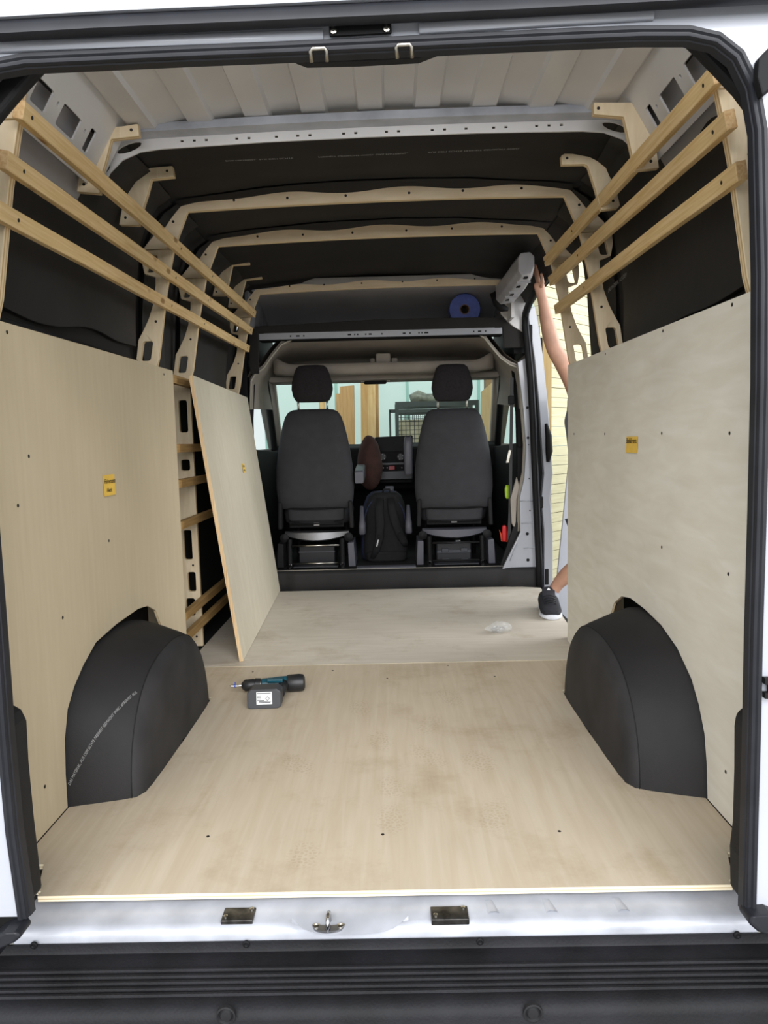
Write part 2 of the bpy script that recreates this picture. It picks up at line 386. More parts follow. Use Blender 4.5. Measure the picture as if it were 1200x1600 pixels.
# the hung foam sheets with their uneven lower hems
def hem(base, a, f, ph): return lambda y: base + a*math.sin(y*f+ph) + 0.4*a*math.sin(y*f*2.7+ph*1.7)
for (par, s, y0, y1, zl) in ((wl, -1, 1.84, 2.98, hem(1.425, 0.02, 4.2, 2.6)), (wl, -1, 3.06, 3.36, hem(1.30, 0.03, 9, 0)), (wl, -1, 3.60, 4.62, hem(1.28, 0.02, 5, 1)), (wr, 1, 1.84, 2.98, hem(1.40, 0.018, 4.0, 0.4)), (wr, 1, 3.08, 3.42, hem(1.30, 0.02, 8, 0.5))):
    bm = B(); shell(bm, s, y0, y1, z0=1.44, amp=0.02, inset=0.022, n=36, zlow=zl, th=0.010); obj('foam_sheet', bm, FOAM_W, par, smooth=True, tilt=True)
# lower beltline beam seen under the hem
for par, s in ((wl, -1), (wr, 1)):
    bm = B(); box(bm, min(s*1.0, s*1.035), max(s*1.0, s*1.035), 1.84, 3.0, 1.33, 1.385); obj('belt_beam', bm, BLACKP, par, bevel=0.008)
# print on the foam of the right wall
bm = B(); text_mesh(bm, 'DAS MATERIAL, AUS DEM', 0.022, (0.972, 2.98, 1.60), (0, -0.90, 0.06), (0, 0.05, 1), (-1, 0, 0.1), 0.03); obj('lettering', bm, PRINT, wr)

# ---- ceiling: black foam between the bows, bare corrugated metal at the rear
ce = sroot('ceiling', (0, 3.2, 2.06), 'van roof lined with black foam, bare white ribbed metal at the rear', 'ceiling')
def roof_z(x): return 2.095 - 0.045*(abs(x)/0.8)**2.2
def foam_roof(y0, y1, dz=0.0, amp=0.012, sag=0.0):
    bm = B(); rows = []
    for i in range(13):
        y = y0+(y1-y0)*i/12; row = []
        for k in range(41):
            x = -0.875+1.75*k/40
            row.append((x, y, roof_z(x)+dz - amp*abs(noise.noise((x*2.5, y*4, 1.0))) - sag*math.sin(PI*i/12)))
        rows.append(row)
    loft(bm, rows, cap=False, closed=False)
    loft(bm, [[(p[0], p[1], p[2]+0.02) for p in r] for r in rows], cap=False, closed=False)
    obj('foam_sheet', bm, FOAM, ce, smooth=True, tilt=True)
foam_roof(2.44, 3.03); foam_roof(3.05, 3.55); foam_roof(3.57, 4.78, sag=0.01)
def tri_wave(bm, y0, y1):
    # corrugation along y
    xs = []; per = 0.182; half = 0.80
    k = -5
    pts = []
    x = -half
    prof = [(-0.88, 2.03), (-0.80, 2.065)]
    c = -4
    while c <= 4:
        xc = c*per
        prof += [(xc-0.046, roof_z(xc)+0.0), (xc-0.038, roof_z(xc)-0.014), (xc+0.038, roof_z(xc)-0.014), (xc+0.046, roof_z(xc))]
        c += 1
    prof += [(0.80, 2.065), (0.88, 2.03)]
    loft(bm, [[(a, y0, b) for a, b in prof], [(a, y1, b) for a, b in prof]], cap=False, closed=False)
    loft(bm, [[(a, y0, b+0.03) for a, b in prof], [(a, y1, b+0.03) for a, b in prof]], cap=False, closed=False)
bm = B(); tri_wave(bm, 1.42, 2.445); obj('ribbed_roof_panel', bm, PRIMER, ce, smooth='auto', tilt=True)
# inclined cant rail with square openings, both sides
for s in (-1, 1):
    A = Vector((s*0.95, 0, 1.78)); Bv = Vector((s*0.79, 0, 2.05)); d = (Bv-A); Ln = d.length; d.normalize()
    q = lambda z0_, z1_: ((z0_-1.78)/d.z, (z1_-1.78)/d.z)
    holes = []
    for (ya, yb, za, zb) in ((1.905, 1.985, 1.925, 1.978), (2.045, 2.155, 1.925, 1.978), (2.215, 2.25, 1.925, 1.985)):
        a, b = q(za, zb); holes.append(rect(ya, yb, a, b, 0.008)[::-1])
    for (yy, zz) in ((2.02, 1.965), (2.19, 1.965), (2.01, 1.91), (2.12, 1.905)):
        a = (zz-1.78)/d.z; holes.append([(yy+0.006*math.cos(t*PI/4), a+0.006*math.sin(t*PI/4)) for t in range(8)][::-1])
    bm = B(); plate(bm, [rect(1.52, 2.40, 0.10, Ln*1.06)] + holes, 0.006, o=A, u=(0, 1, 0), v=d, n=Vector((s*d.z, 0, -s*d.x))); obj('cant_rail', bm, PRIMER, ce, tilt=True)
    bm = B(); plate(bm, [rect(1.52, 2.40, 0.0, Ln)], 0.004, o=A+Vector((s*0.05, 0, 0)), u=(0, 1, 0), v=d, n=Vector((s*d.z, 0, -s*d.x))); obj('cant_rail_backing', bm, GREYSH, ce, tilt=True)
# white roof bow with its perforated flange
low = [(165, 278), (182, 256), (205, 238), (232, 228), (262, 222), (400, 224), (590, 217), (760, 212), (905, 212), (930, 216), (952, 224), (972, 240), (990, 262)]
up_ = [(985, 238), (970, 215), (950, 204), (925, 200), (760, 200), (590, 205), (400, 212), (262, 212), (235, 213), (205, 222), (178, 240), (162, 262)]
fo = [(-0.890, 1.890), (-0.862, 1.935), (-0.82, 1.972), (-0.76, 1.995), (-0.69, 2.002), (-0.35, 2.010), (0, 2.012), (0.35, 2.010), (0.69, 2.002), (0.76, 1.995), (0.82, 1.972), (0.862, 1.935), (0.890, 1.890)]
fi = [(0.925, 1.93), (0.885, 1.985), (0.83, 2.025), (0.77, 2.036), (0.69, 2.038), (0.35, 2.043), (0, 2.045), (-0.35, 2.043), (-0.69, 2.038), (-0.77, 2.036), (-0.83, 2.025), (-0.885, 1.985), (-0.925, 1.93)]
def oval(cx, cz, a, b, ang, n=12): return [(cx+a*math.cos(t)*math.cos(ang)-b*math.sin(t)*math.sin(ang), cz+a*math.cos(t)*math.sin(ang)+b*math.sin(t)*math.cos(ang)) for t in [2*PI*k/n for k in range(n)]]
holes = []
for s in (-1, 1):
    holes.append(oval(s*0.795, 2.010, 0.044, 0.013, -s*0.30)); holes.append(oval(s*0.875, 1.950, 0.018, 0.011, -s*0.9))
    for x in (0.62, 0.58, 0.54, 0.44, 0.40, 0.31, 0.24, 0.20, 0.09, 0.05): holes.append(rect(s*x-0.005, s*x+0.005, 2.019+0.004*(1-x), 2.026+0.004*(1-x)))
bm = B(); plate(bm, [fo+fi]+[h[::-1] for h in holes], 0.006, o=(0, 2.43, 0), **XZ); obj('bow_flange', bm, PRIMER, ce, tilt=True)
bm = B()
bo = [(x, z+0.0) for x, z in fi[::-1]]
path = [Vector((x, 2.405, z+0.014)) for x, z in bo]
sweep_y(bm, path, [(0.016, -0.03), (-0.014, -0.02), (-0.016, 0.03), (0.016, 0.03)]); obj('roof_bow', bm, WHITE_D, ce, smooth='auto', tilt=True)
# foam print on the roof
for i, (xx, t_) in enumerate(((-0.54, 'DAS MATERIAL, AUS DEM ECHTE'), (-0.20, 'FREIHEIT GEMACHT WIRD. DAS MATERIAL,'), (0.20, 'AUS DEM ECHTE FREIHEIT GEMACHT WIRD.'))):
    bm = B(); text_mesh(bm, t_, 0.017, (xx, 2.70, 2.062), (1, 0, 0.0), (0, 1, 0), (0, 0, -1), 0.0); obj('lettering', bm, PRINT, ce, tilt=True)

# ---- rear door frame
wre = sroot('wall_rear', (0, 1.4, 0), 'white painted rear door frame of the van with rubber seal', 'door frame')
YF = 1.37
sealpix = [(1171, 1425), (1174, 1300), (1178, 1150), (1181, 1000), (1187, 800), (1192, 600), (1193, 430), (1190, 300), (1188, 205), (1176, 135), (1153, 88), (1120, 62), (1075, 52), (1000, 52), (900, 56), (750, 63), (600, 70), (450, 77), (300, 83), (150, 90), (40, 95), (-10, 104), (-38, 132), (-52, 180), (-58, 260), (-55, 420), (-42, 600), (-22, 800), (-6, 1000), (5, 1150), (19, 1300), (38, 1432)]
seal = [W(a, b, y=YF) for a, b in sealpix]
ringo = [(1.12, -0.10), (1.12, 1.90), (-1.12, 1.90), (-1.12, -0.10)]
inner = [(p.x, p.z) for p in seal]
ringo = [(1.07, inner[0][1]), (1.07, 1.90), (-1.07, 1.90), (-1.07, inner[-1][1])]
bm = B(); plate(bm, [[inner[0]] + ringo + inner[::-1][:-1]], 0.03, o=(0, YF, 0), **XZ)
obj('frame', bm, WHITE, wre, bevel=0.004)
bm = B(); sweep_y(bm, seal, [(0.011, 0.004), (0.011, -0.006), (0.007, -0.012), (0.001, -0.012), (-0.002, -0.008), (-0.004, -0.008), (-0.009, -0.009), (-0.011, -0.005), (-0.011, 0.0), (-0.013, 0.002), (-0.014, 0.02), (0.008, 0.02)]); sl = obj('seal', bm, RUBBER, wre, smooth='auto')
# outer gutter seal and roof lip above
gut = [W(a, b, y=1.33) for a, b in ((-60, 50), (150, 38), (400, 27), (600, 18), (800, 9), (1000, -2), (1260, -16))]
bm = B(); sweep_y(bm, gut, [(0.014, 0.0), (0.010, -0.008), (-0.004, -0.008), (-0.016, 0.0), (-0.016, 0.012), (0.014, 0.012)][::-1]); obj('gutter_seal', bm, RUBBER, wre, smooth='auto')
bm = B(); sweep_y(bm, [p+Vector((0, 0, 0.045)) for p in gut], [(0.028, -0.008), (-0.05, -0.03), (-0.05, 0.10), (0.024, 0.06)][::-1]); obj('roof_lip', bm, WHITE, wre, smooth='auto')
bm = B(); prism_x(bm, [(1.375, 1.795), (1.365, 1.80), (1.352, 1.815), (1.352, 1.835), (1.375, 1.845)], -0.85, 0.82)
# pressed ledge in the white strip
tr = [W(a, b, y=1.368) for a, b in ((-30, 74), (300, 62), (505, 54))]
bm2 = B(); sweep_y(bm2, tr, [(0.012, 0.0), (0.010, -0.006), (-0.004, -0.009), (-0.008, 0.0)][::-1]); obj('pressed_ledge', bm2, WHITE, wre, smooth=True); bm.free()
tr = [W(a, b, y=1.368) for a, b in ((655, 44), (880, 30), (1020, 22))]
bm2 = B(); sweep_y(bm2, tr, [(0.012, 0.0), (0.010, -0.006), (-0.004, -0.009), (-0.008, 0.0)][::-1]); obj('pressed_ledge', bm2, WHITE, wre, smooth=True)
# black latch plate with two bolts
bm = B(); plate(bm, [trace([(514, 39), (611, 34), (612, 53), (515, 58)], 1.362)], 0.006, o=(0, 1.358, 0), **XZ); lp = obj('latch_plate', bm, BLACKD, wre, bevel=0.002)
for a, b in ((521, 49), (604, 46)):
    p = W(a, b, y=1.357); bm = B(); lathe(bm, p, (0, -1, 0), [(0, 0.006), (0.004, 0.006), (0.005, 0.003)], 10); obj('bolt', bm, STEEL, lp)
# soft black trim hanging below the top seal, with two U-shaped hooks
bm = B(); plate(bm, [trace([(-60, 90), (40, 95), (300, 84), (445, 82), (462, 92), (478, 98), (560, 96), (655, 91), (678, 82), (705, 72), (1060, 62), (1060, 40), (-60, 60)], 1.42)], 0.02, o=(0, 1.42, 0), **XZ); obj('top_trim', bm, BLACKP, wre, bevel=0.004)
for a, b in ((485, 510), (619, 643)):
    yt = 76 if a < 500 else 70
    pts = [W(a+2, yt+21, y=1.365), W(a, yt+4, y=1.352), W(a+3, yt, y=1.35), W(b-3, yt-1, y=1.35), W(b, yt+3, y=1.352), W(b+1, yt+20, y=1.365)]
    bm = B(); tube(bm, pts, 0.0035, 8); obj('hook', bm, STEEL, wre, smooth=True)
# corner covers (upper) and pillar trims (lower)
cov = [(p[0], p[1]) for p in trace([(1040, 45), (1049, 65), (1061, 71), (1081, 90), (1111, 121), (1141, 153), (1163, 183), (1172, 203), (1176, 230), (1180, 300), (1186, 420), (1220, 420), (1215, 160), (1170, 60)], 1.46)]
for s in (1, -1):
    bm = B(); plate(bm, [[(s*x, z-(0.0 if s > 0 else 0.02)) for x, z in cov]], 0.03, o=(0, 1.43, 0), **XZ); obj('corner_cover', bm, BLACKP, wre, bevel=0.01, seg=3)
for pix in ([(1168, 1112), (1160, 1118), (1157, 1135), (1156, 1200), (1153, 1290), (1148, 1330), (1150, 1400), (1185, 1410), (1190, 1100)], [(14, 1108), (24, 1114), (31, 1128), (35, 1190), (44, 1280), (50, 1330), (58, 1402), (10, 1410), (-10, 1100)]):
    bm = B(); plate(bm, [trace(pix, 1.44)], 0.06, o=(0, 1.41, 0), **XZ); obj('pillar_trim', bm, BLACKP, wre, bevel=0.012, seg=3)
for pix in ([(-6, 1470), (2, 1446), (16, 1432), (30, 1425), (52, 1424), (58, 1432), (48, 1440), (25, 1450), (18, 1470)], [(1210, 1450), (1204, 1418), (1196, 1405), (1180, 1398), (1150, 1400), (1146, 1412), (1160, 1424), (1186, 1432), (1195, 1450)]):
    bm = B(); plate(bm, [trace(pix, 1.40)], 0.05, o=(0, 1.335, 0), **XZ); obj('seal_foot', bm, RUBBER, wre, bevel=0.008, seg=3)
# door catch and hinge on the white frame beside the seal
bm = B(); plate(bm, [trace([(1196, 1060), (1215, 1060), (1215, 1092), (1196, 1092), (1196, 1083), (1203, 1083), (1203, 1070), (1196, 1070)], 1.35)], 0.012, o=(0, 1.35, 0), **XZ); obj('door_catch', bm, BLACKD, wre)
bm = B(); plate(bm, [trace([(1186, 90), (1215, 60), (1215, 132), (1192, 150), (1184, 120)], 1.34)], 0.02, o=(0, 1.34, 0), **XZ); obj('door_hinge', bm, BLACKD, wre, bevel=0.004)
# sill (white pressed steel)
sil = sroot('trim_1', (0, 1.5, -0.05), 'white painted metal sill under the rear edge of the plywood floor', 'sill')
def sill_prof(dip=0.0, dz=0.0):
    return [(1.64, -0.026), (1.535, -0.028), (1.505-dip*0.2, -0.031-dz), (1.478, -0.034-dz*0.8), (1.468, -0.036-dz*0.4), (1.461, -0.043), (1.458, -0.053), (1.458, -0.066), (1.47, -0.3), (1.64, -0.3)]
bm = B(); rings = []
for k in range(89):
    x = -0.815+1.63*k/88
    g = max(0, 1-abs((x+0.075)/0.14)**4); rings.append([(x, y, z) for y, z in sill_prof(g*0.3, g*0.012)])
loft(bm, rings); obj('sill', bm, WHITE_D, sil, smooth='auto')
for x in (0.24, 0.37, 0.53):
    bm = B(); loft(bm, [[(x+dx-(y-1.53)*0.15, y, z) for dx, z in ((-0.013, -0.032), (-0.007, -0.0275), (0.007, -0.0275), (0.013, -0.032))] for y in (1.53, 1.49)], closed=False, cap=False)
    obj('pressed_bead', bm, WHITE_D, sil, smooth=True)
for (a, b) in (((345, 1415), (402, 1440)), ((674, 1411), (729, 1438))):
    p0 = W(a[0], b[1], z=-0.03); p1 = W(b[0], a[1], z=-0.03)
    bm = B(); box(bm, p0.x, p1.x, p0.y, p0.y+0.042, -0.034, -0.026); box(bm, p0.x, p1.x, p0.y-0.003, p0.y+0.001, -0.042, -0.026)
    k = obj('striker_plate', bm, mat('dark_steel', (70, 68, 66), 0.35, metal=0.8, var=0.5, scale=40), sil, bevel=0.002)
    for (fx, fy) in ((0.12, 0.01), (0.88, 0.034)):
        bm = B(); lathe(bm, (p0.x+(p1.x-p0.x)*fx, p0.y+fy, -0.026), (0, 0, 1), [(0, 0.005), (0.003, 0.005), (0.004, 0.002)], 10); obj('bolt', bm, STEEL, k)
p = W(513, 1447, z=-0.035)
bm = B(); plate(bm, [round_poly([(p.x-0.038, p.y+0.012), (p.x-0.030, p.y-0.008), (p.x-0.010, p.y-0.014), (p.x+0.010, p.y-0.014), (p.x+0.030, p.y-0.008), (p.x+0.038, p.y+0.012), (p.x+0.012, p.y+0.006), (p.x-0.012, p.y+0.006)], 0.008)], 0.005, o=(0, 0, -0.042), **XY)
lk = obj('lock_striker', bm, ALU, sil, bevel=0.001)
bm = B(); tube(bm, [(p.x, p.y-0.010, -0.04), (p.x, p.y-0.012, -0.018), (p.x, p.y+0.004, -0.012), (p.x, p.y+0.018, -0.016), (p.x, p.y+0.02, -0.04)], 0.0052, 8); obj('striker_loop', bm, CHROME, lk, smooth=True)
for sx in (-1, 1):
    bm = B(); lathe(bm, (p.x+sx*0.027, p.y+0.002, -0.037), (0, 0, 1), [(0, 0.007), (0.003, 0.007), (0.0035, 0.004), (0.002, 0.003)], 12); obj('bolt', bm, STEEL, lk)
# rear bumper step
bu = sroot('trim_2', (0, 1.38, -0.2), 'ribbed black plastic bumper step below the white sill', 'bumper')
pr = [(1.456, -0.3), (1.456, -0.062), (1.450, -0.060), (1.448, -0.076), (1.445, -0.080)]
for y in (1.395, 1.377, 1.360, 1.343, 1.327):
    pr += [(y+0.006, -0.081), (y+0.003, -0.0775), (y-0.002, -0.0775), (y-0.004, -0.082)]
pr += [(1.312, -0.081), (1.300, -0.084), (1.290, -0.092), (1.284, -0.105), (1.280, -0.36), (1.40, -0.40)]
bm = B(); prism_x(bm, pr, -1.06, 1.06); obj('step_pad', bm, BUMPER, bu, smooth='auto')
for a, b in ((353, 1587), (833, 1583)):
    p = W(a, b, y=1.282); bm = B(); lathe(bm, p, (0, -1, 0), [(-0.004, 0.019), (0.002, 0.019), (0.003, 0.016), (-0.001, 0.013), (0.003, 0.010), (0.004, 0.002)], 22); obj('round_plug', bm, BLACKP, bu, smooth='auto')
for a, b in ((53, 1477), (385, 1475), (750, 1471), (1152, 1461)):
    p = W(a, b, y=1.449); bm = B(); lathe(bm, p, (0, -1, 0), [(-0.002, 0.008), (0.002, 0.008), (0.003, 0.005), (0.001, 0.003)], 12); obj('screw', bm, BLACKD, bu)

# ---- front step, cab floor
st = sroot('trim_3', (0, 4.9, 0), 'foam covered step at the front end of the plywood floor, below the seats', 'step')
bm = B(); rings = []
for k in range(61):
    x = -1.0+2.03*k/60
    wv = 0.012*noise.noise((x*4, 0, 0)); cut = 0.03*max(0, min(1, (x-0.80)/0.04)) - 0.02*max(0, min(1, (-x-0.66)/0.03))
    yy = 4.872+wv-cut
    rings.append([(x, yy+0.012, -0.01), (x, yy, 0.002), (x, yy+0.004, 0.06), (x, yy, 0.105), (x, yy+0.005, 0.123), (x, yy+0.03, 0.132), (x, 4.99, 0.132), (x, 4.99, -0.01)])
loft(bm, rings); obj('step_cover', bm, FOAM_A, st, smooth=True)
bm = B(); box(bm, -1.0, 1.05, 4.99, 6.9, 0.05, 0.118); obj('cab_floor', bm, mat('black_floor_mat', (26, 26, 28), 0.8, var=0.3, scale=12), st)
bm = B(); box(bm, -0.22, 0.20, 4.94, 5.02, 0.125, 0.142); obj('sill_strip', bm, GREYP, st, bevel=0.004)
bm = B(); box(bm, -0.80, 0.86, 4.925, 4.932, 0.131, 0.135); obj('edge_strip', bm, PIPING, st)

# ---- cab: bulkhead header, roof space, headliner, windscreen, doors
cb = sroot('wall_front', (0, 5.0, 1.7), 'cab end of the van: roof shelf, beam with holes, beige headliner', 'cab')
bm = B(); plate(bm, [rect(-0.832, 0.812, 1.727, 1.767)]+[rect(x-a, x+a, 1.742, 1.752)[::-1] for x, a in ((-0.62, 0.005), (-0.57, 0.012), (-0.53, 0.005), (-0.22, 0.012), (-0.185, 0.004), (-0.165, 0.005), (-0.11, 0.005), (-0.08, 0.010), (0.0, 0.004), (0.15, 0.010), (0.19, 0.005), (0.25, 0.005), (0.27, 0.004), (0.30, 0.014), (0.62, 0.005), (0.66, 0.012), (0.70, 0.005))], 0.004, o=(0, 4.90, 0), **XZ); obj('beam_face', bm, WHITE, cb)
bm = B(); box(bm, -0.832, 0.812, 4.906, 5.0, 1.72, 1.772); obj('beam', bm, BLACKD, cb)
bm = B(); box(bm, -0.80, 0.76, 4.893, 4.905, 1.765, 1.774); obj('beam_lip', bm, WHITE_D, cb)
# black foam on the shelf front
shf = [(-0.90, 1.50), (-0.90, 1.80), (-0.86, 1.815), (-0.60, 1.822), (0.0, 1.842), (0.6, 1.838), (0.80, 1.832), (0.845, 1.80), (0.875, 1.795), (0.955, 1.80), (0.975, 1.63), (0.82, 1.63), (0.815, 1.768), (-0.835, 1.768), (-0.84, 1.50)]
bm = B(); plate(bm, [shf], 0.012, o=(0, 4.884, 0), **XZ); obj('shelf_foam', bm, FOAM, cb, bevel=0.004)
bm = B(); box(bm, -0.90, 0.86, 4.896, 5.55, 1.800, 1.812); obj('roof_shelf', bm, BLACKP, cb)
bm = B(); loft(bm, [[(x, y, z) for y, z in ((5.55, 1.80), (5.48, 1.90), (5.30, 1.98), (5.0, 2.05), (4.68, 2.075))] for x in (-0.86, -0.5, 0, 0.5, 0.83)], closed=False, cap=False); obj('roof_lining', bm, GREYSH, cb, smooth=True)
bm = B(); loft(bm, [[(x, y, z+0.02) for y, z in ((5.55, 1.80), (5.48, 1.90), (5.30, 1.98), (5.0, 2.05), (4.68, 2.075))] for x in (-0.88, 0, 0.85)], closed=False, cap=False); obj('roof_cap', bm, BLACKD, cb, smooth=True)
# side cheeks of the roof space
for s, xx in ((-1, 0.86), (1, 0.84)):
    bm = B(); plate(bm, [[(4.70, 1.80), (5.55, 1.80), (5.48, 1.90), (5.30, 1.98), (5.0, 2.05), (4.70, 2.075)]], 0.02*s, o=(s*xx, 0, 0), **YZ); obj('roof_cheek', bm, mat('crumpled_foil', (150, 150, 156), 0.3, var=0.2, scale=9, bump=0.5, bscale=14) if s < 0 else PRIMER, cb)
bm = B(); plate(bm, [trace([(775, 445), (800, 440), (815, 455), (822, 470), (820, 520), (800, 508), (783, 490)], 4.86)], 0.02, o=(0, 4.87, 0), **XZ); obj('gusset', bm, PRIMER, cb, bevel=0.006)
# label pressed in the roof lining
bm = B(); plate(bm, [rect(-0.10, 0.30, 1.86, 1.905), rect(-0.093, 0.293, 1.866, 1.899)[::-1]], 0.004, o=(0, 5.475, 0), u=(1, 0, 0), v=(0, -0.6, 0.8), n=(0, -1, 0)); bm.free()
# headliner: from the beam forward over the tray to the windscreen
hl = [(4.93, 1.715), (5.10, 1.722), (5.40, 1.715), (5.62, 1.69), (5.72, 1.62), (5.62, 1.600), (5.40, 1.598), (5.34, 1.606)]
arcA = [W(a, b, y=4.93) for a, b in ((392, 640), (392, 600), (398, 586), (412, 575), (425, 556), (440, 538), (458, 530), (530, 526), (600, 523), (670, 521), (742, 519), (757, 528), (770, 545), (783, 560), (797, 570), (808, 576), (812, 600), (814, 640))]
arcB = [(-0.915, 1.30), (-0.912, 1.42), (-0.905, 1.50), (-0.895, 1.545), (-0.87, 1.59), (-0.82, 1.625), (-0.74, 1.645), (-0.40, 1.665), (0, 1.67), (0.40, 1.665), (0.74, 1.645), (0.82, 1.625), (0.87, 1.59), (0.895, 1.545), (0.905, 1.50), (0.912, 1.42), (0.915, 1.36), (0.915, 1.30)]
bm = B(); rows = []
for k in range(9):
    f = k/8; y = 4.93+0.86*f; g = f**0.8; bul = 0.03*math.sin(PI*f)
    rows.append([Vector((a.x*(1-g)+b[0]*g, y, a.z*(1-g)+b[1]*g+(bul if a.z > 1.6 else 0))) for a, b in zip(arcA, arcB)])
rows.append([Vector((b[0], 5.84, min(b[1], 1.56))) for b in arcB])
loft(bm, rows, closed=False, cap=False)
cen = Vector((0, 5.4, 1.2))
loft(bm, [[p+Vector((0.03 if p.x > 0 else -0.03, 0, 0.03)) for p in r] for r in rows], closed=False, cap=False)
obj('headliner', bm, HEADL, cb, smooth=True)
# outer skin of the cab: firewall, sides, roof over the cab
bm = B(); box(bm, -1.06, 1.06, 6.76, 6.80, -0.5, 0.94); obj('firewall', bm, BLACKD, cb)
for s in (-1, 1):
    bm = B(); box(bm, min(s*1.04, s*1.06), max(s*1.04, s*1.06), 4.96, 6.80, -0.5, 0.97); obj('cab_side', bm, BLACKD, cb)
    bm = B(); box(bm, min(s*0.93, s*1.06), max(s*0.93, s*1.06), 4.90, 4.985, -0.3, 1.63) if s < 0 else box(bm, 1.02, 1.09, 4.93, 4.985, -0.3, 1.70); obj('pillar_cavity', bm, BLACKD, cb)
    bm = B(); hexa(bm, [(s*0.90, 4.95, 1.60), (s*1.06, 4.95, 1.60), (s*0.90, 5.9, 1.56), (s*1.06, 5.9, 1.56), (s*0.86, 4.95, 2.08), (s*0.90, 4.95, 2.08), (s*0.86, 5.9, 1.70), (s*0.90, 5.9, 1.70)]); obj('cant_panel', bm, BLACKD, cb)
# tray with upturned lip
tray = [(5.80, 1.575), (5.50, 1.530), (5.36, 1.525), (5.325, 1.535), (5.315, 1.575), (5.325, 1.603), (5.345, 1.606), (5.352, 1.585), (5.38, 1.560), (5.80, 1.595)]
bm = B(); rings = []
for k in range(41):
    x = -0.82+1.64*k/40; e = max(0, (abs(x)-0.68)/0.14)
    rings.append([(x, y+0.06*e*e, z+(0.075*e**1.5 if y < 5.40 and z > 1.57 else 0)+(0.02*e if z < 1.57 else 0)) for y, z in tray])
loft(bm, rings); obj('overhead_tray', bm, HEADL, cb, smooth=True)
bm = B(); box(bm, -0.055, 0.055, 5.40, 5.62, 1.57, 1.68); box(bm, -0.10, -0.06, 5.45, 5.62, 1.57, 1.65); box(bm, 0.06, 0.11, 5.45, 5.62, 1.57, 1.65); obj('tray_divider', bm, HEADL, cb, bevel=0.012, seg=3)
bm = B(); box(bm, -0.90, 0.90, 5.60, 5.86, 1.50, 1.545); obj('windscreen_header', bm, HEADL, cb, bevel=0.01)
# pale edge trim round the headliner
for off, mm_ in ((0, PIPING), (0.02, HEADL)):
    pts = [W(a+off*0, b, y=4.925) for a, b in ((391, 640), (392, 596), (398, 585), (412, 575), (425, 556), (440, 538), (458, 530), (600, 523), (742, 519), (757, 528), (770, 545), (783, 560), (797, 570), (808, 574), (813, 590), (815, 640), (820, 700), (818, 742), (811, 775), (810, 830))]
    if off: pts = [p+Vector((0, 0.02, 0.018)) for p in pts]
    bm = B(); tube(bm, pts, 0.006 if not off else 0.009, 8); obj('edge_trim', bm, mm_, cb, smooth=True)
# sun visor stub and mirror
bm = B(); box(bm, -0.16, 0.02, 5.66, 5.72, 1.475, 1.52); obj('interior_mirror', bm, BLACKD, cb, bevel=0.012, seg=3)
for x in (-0.165, 0.035):
    bm = B(); box(bm, x-0.015, x+0.015, 5.66, 5.70, 1.49, 1.53); obj('visor_clip', bm, PIPING, cb, bevel=0.006)
# windscreen
GLASS = bpy.data.materials.new('pale_green_glass'); GLASS.use_nodes = True; nt = GLASS.node_tree
nt.nodes.remove(nt.nodes['Principled BSDF']); out = nt.nodes['Material Output']
tp = nt.nodes.new('ShaderNodeBsdfTransparent'); tp.inputs[0].default_value = (0.95, 0.985, 0.97, 1); gl = nt.nodes.new('ShaderNodeBsdfGlossy'); gl.inputs['Roughness'].default_value = 0.02
mxs = nt.nodes.new('ShaderNodeMixShader'); mxs.inputs[0].default_value = 0.05
nt.links.new(tp.outputs[0], mxs.inputs[1]); nt.links.new(gl.outputs[0], mxs.inputs[2]); nt.links.new(mxs.outputs[0], out.inputs[0])
bm = B(); hexa(bm, [(-0.97, 6.72, 0.90), (0.97, 6.72, 0.90), (-0.97, 6.725, 0.90), (0.97, 6.725, 0.90), (-0.89, 5.84, 1.56), (0.89, 5.84, 1.56), (-0.89, 5.845, 1.56), (0.89, 5.845, 1.56)])
struct(obj('window_1', bm, GLASS), 'pale green tinted windscreen glass behind the two seats', 'windscreen')
# A pillars
for s in (-1, 1):
    bm = B(); bar(bm, (s*0.985, 6.60, 0.86), (s*0.915, 5.78, 1.58), (1, 0, 0), (0, 0.6, 0.8), 0.075, 0.08); obj('pillar_trim', bm, HEADL, cb, bevel=0.015, seg=3)
    # door aperture seal
    pts = [(s*0.955, 5.05, 0.15), (s*0.955, 5.02, 0.6), (s*0.945, 5.02, 1.2), (s*0.925, 5.06, 1.52), (s*0.915, 5.16, 1.58), (s*0.915, 5.5, 1.56), (s*0.935, 5.75, 1.40), (s*0.955, 6.05, 1.10), (s*0.965, 6.2, 0.9), (s*0.965, 6.3, 0.5)]
    bm = B(); tube(bm, pts, 0.028, 10, flat=0.8); obj('door_seal', bm, BLACKD, cb, smooth=True)
# cab doors with windows
for i, s in ((2, -1), (3, 1)):
    dr = sroot('door_%d' % (i-1), (s*1.02, 5.5, 0.1), 'black trimmed cab door with side window behind the seat beside the ' + ('leaning board' if s < 0 else 'side door opening'), 'door')
    ol = [(4.99, 0.12), (6.45, 0.12), (6.45, 0.95), (5.80, 1.60), (4.99, 1.62)]
    win = [(5.06, 0.98), (6.26, 0.98), (5.74, 1.52), (5.06, 1.54)]
    bm = B(); plate(bm, [ol, win[::-1]], s*0.05, o=(s*0.985, 0, 0), **YZ); obj('door_panel', bm, HEADL if s > 0 else mat('grey_door_trim', (110, 108, 104), 0.7), dr, bevel=0.01)
    bm = B(); plate(bm, [win], s*0.005, o=(s*1.01, 0, 0), **YZ); obj('pane', bm, GLASS, dr)
    bm = B(); plate(bm, [round_poly([(4.99, 0.15), (6.30, 0.15), (6.30, 0.95), (4.99, 0.99)], 0.06)], -s*0.06, o=(s*0.985, 0, 0), **YZ); obj('door_trim', bm, BLACKD, dr, bevel=0.02, seg=3)
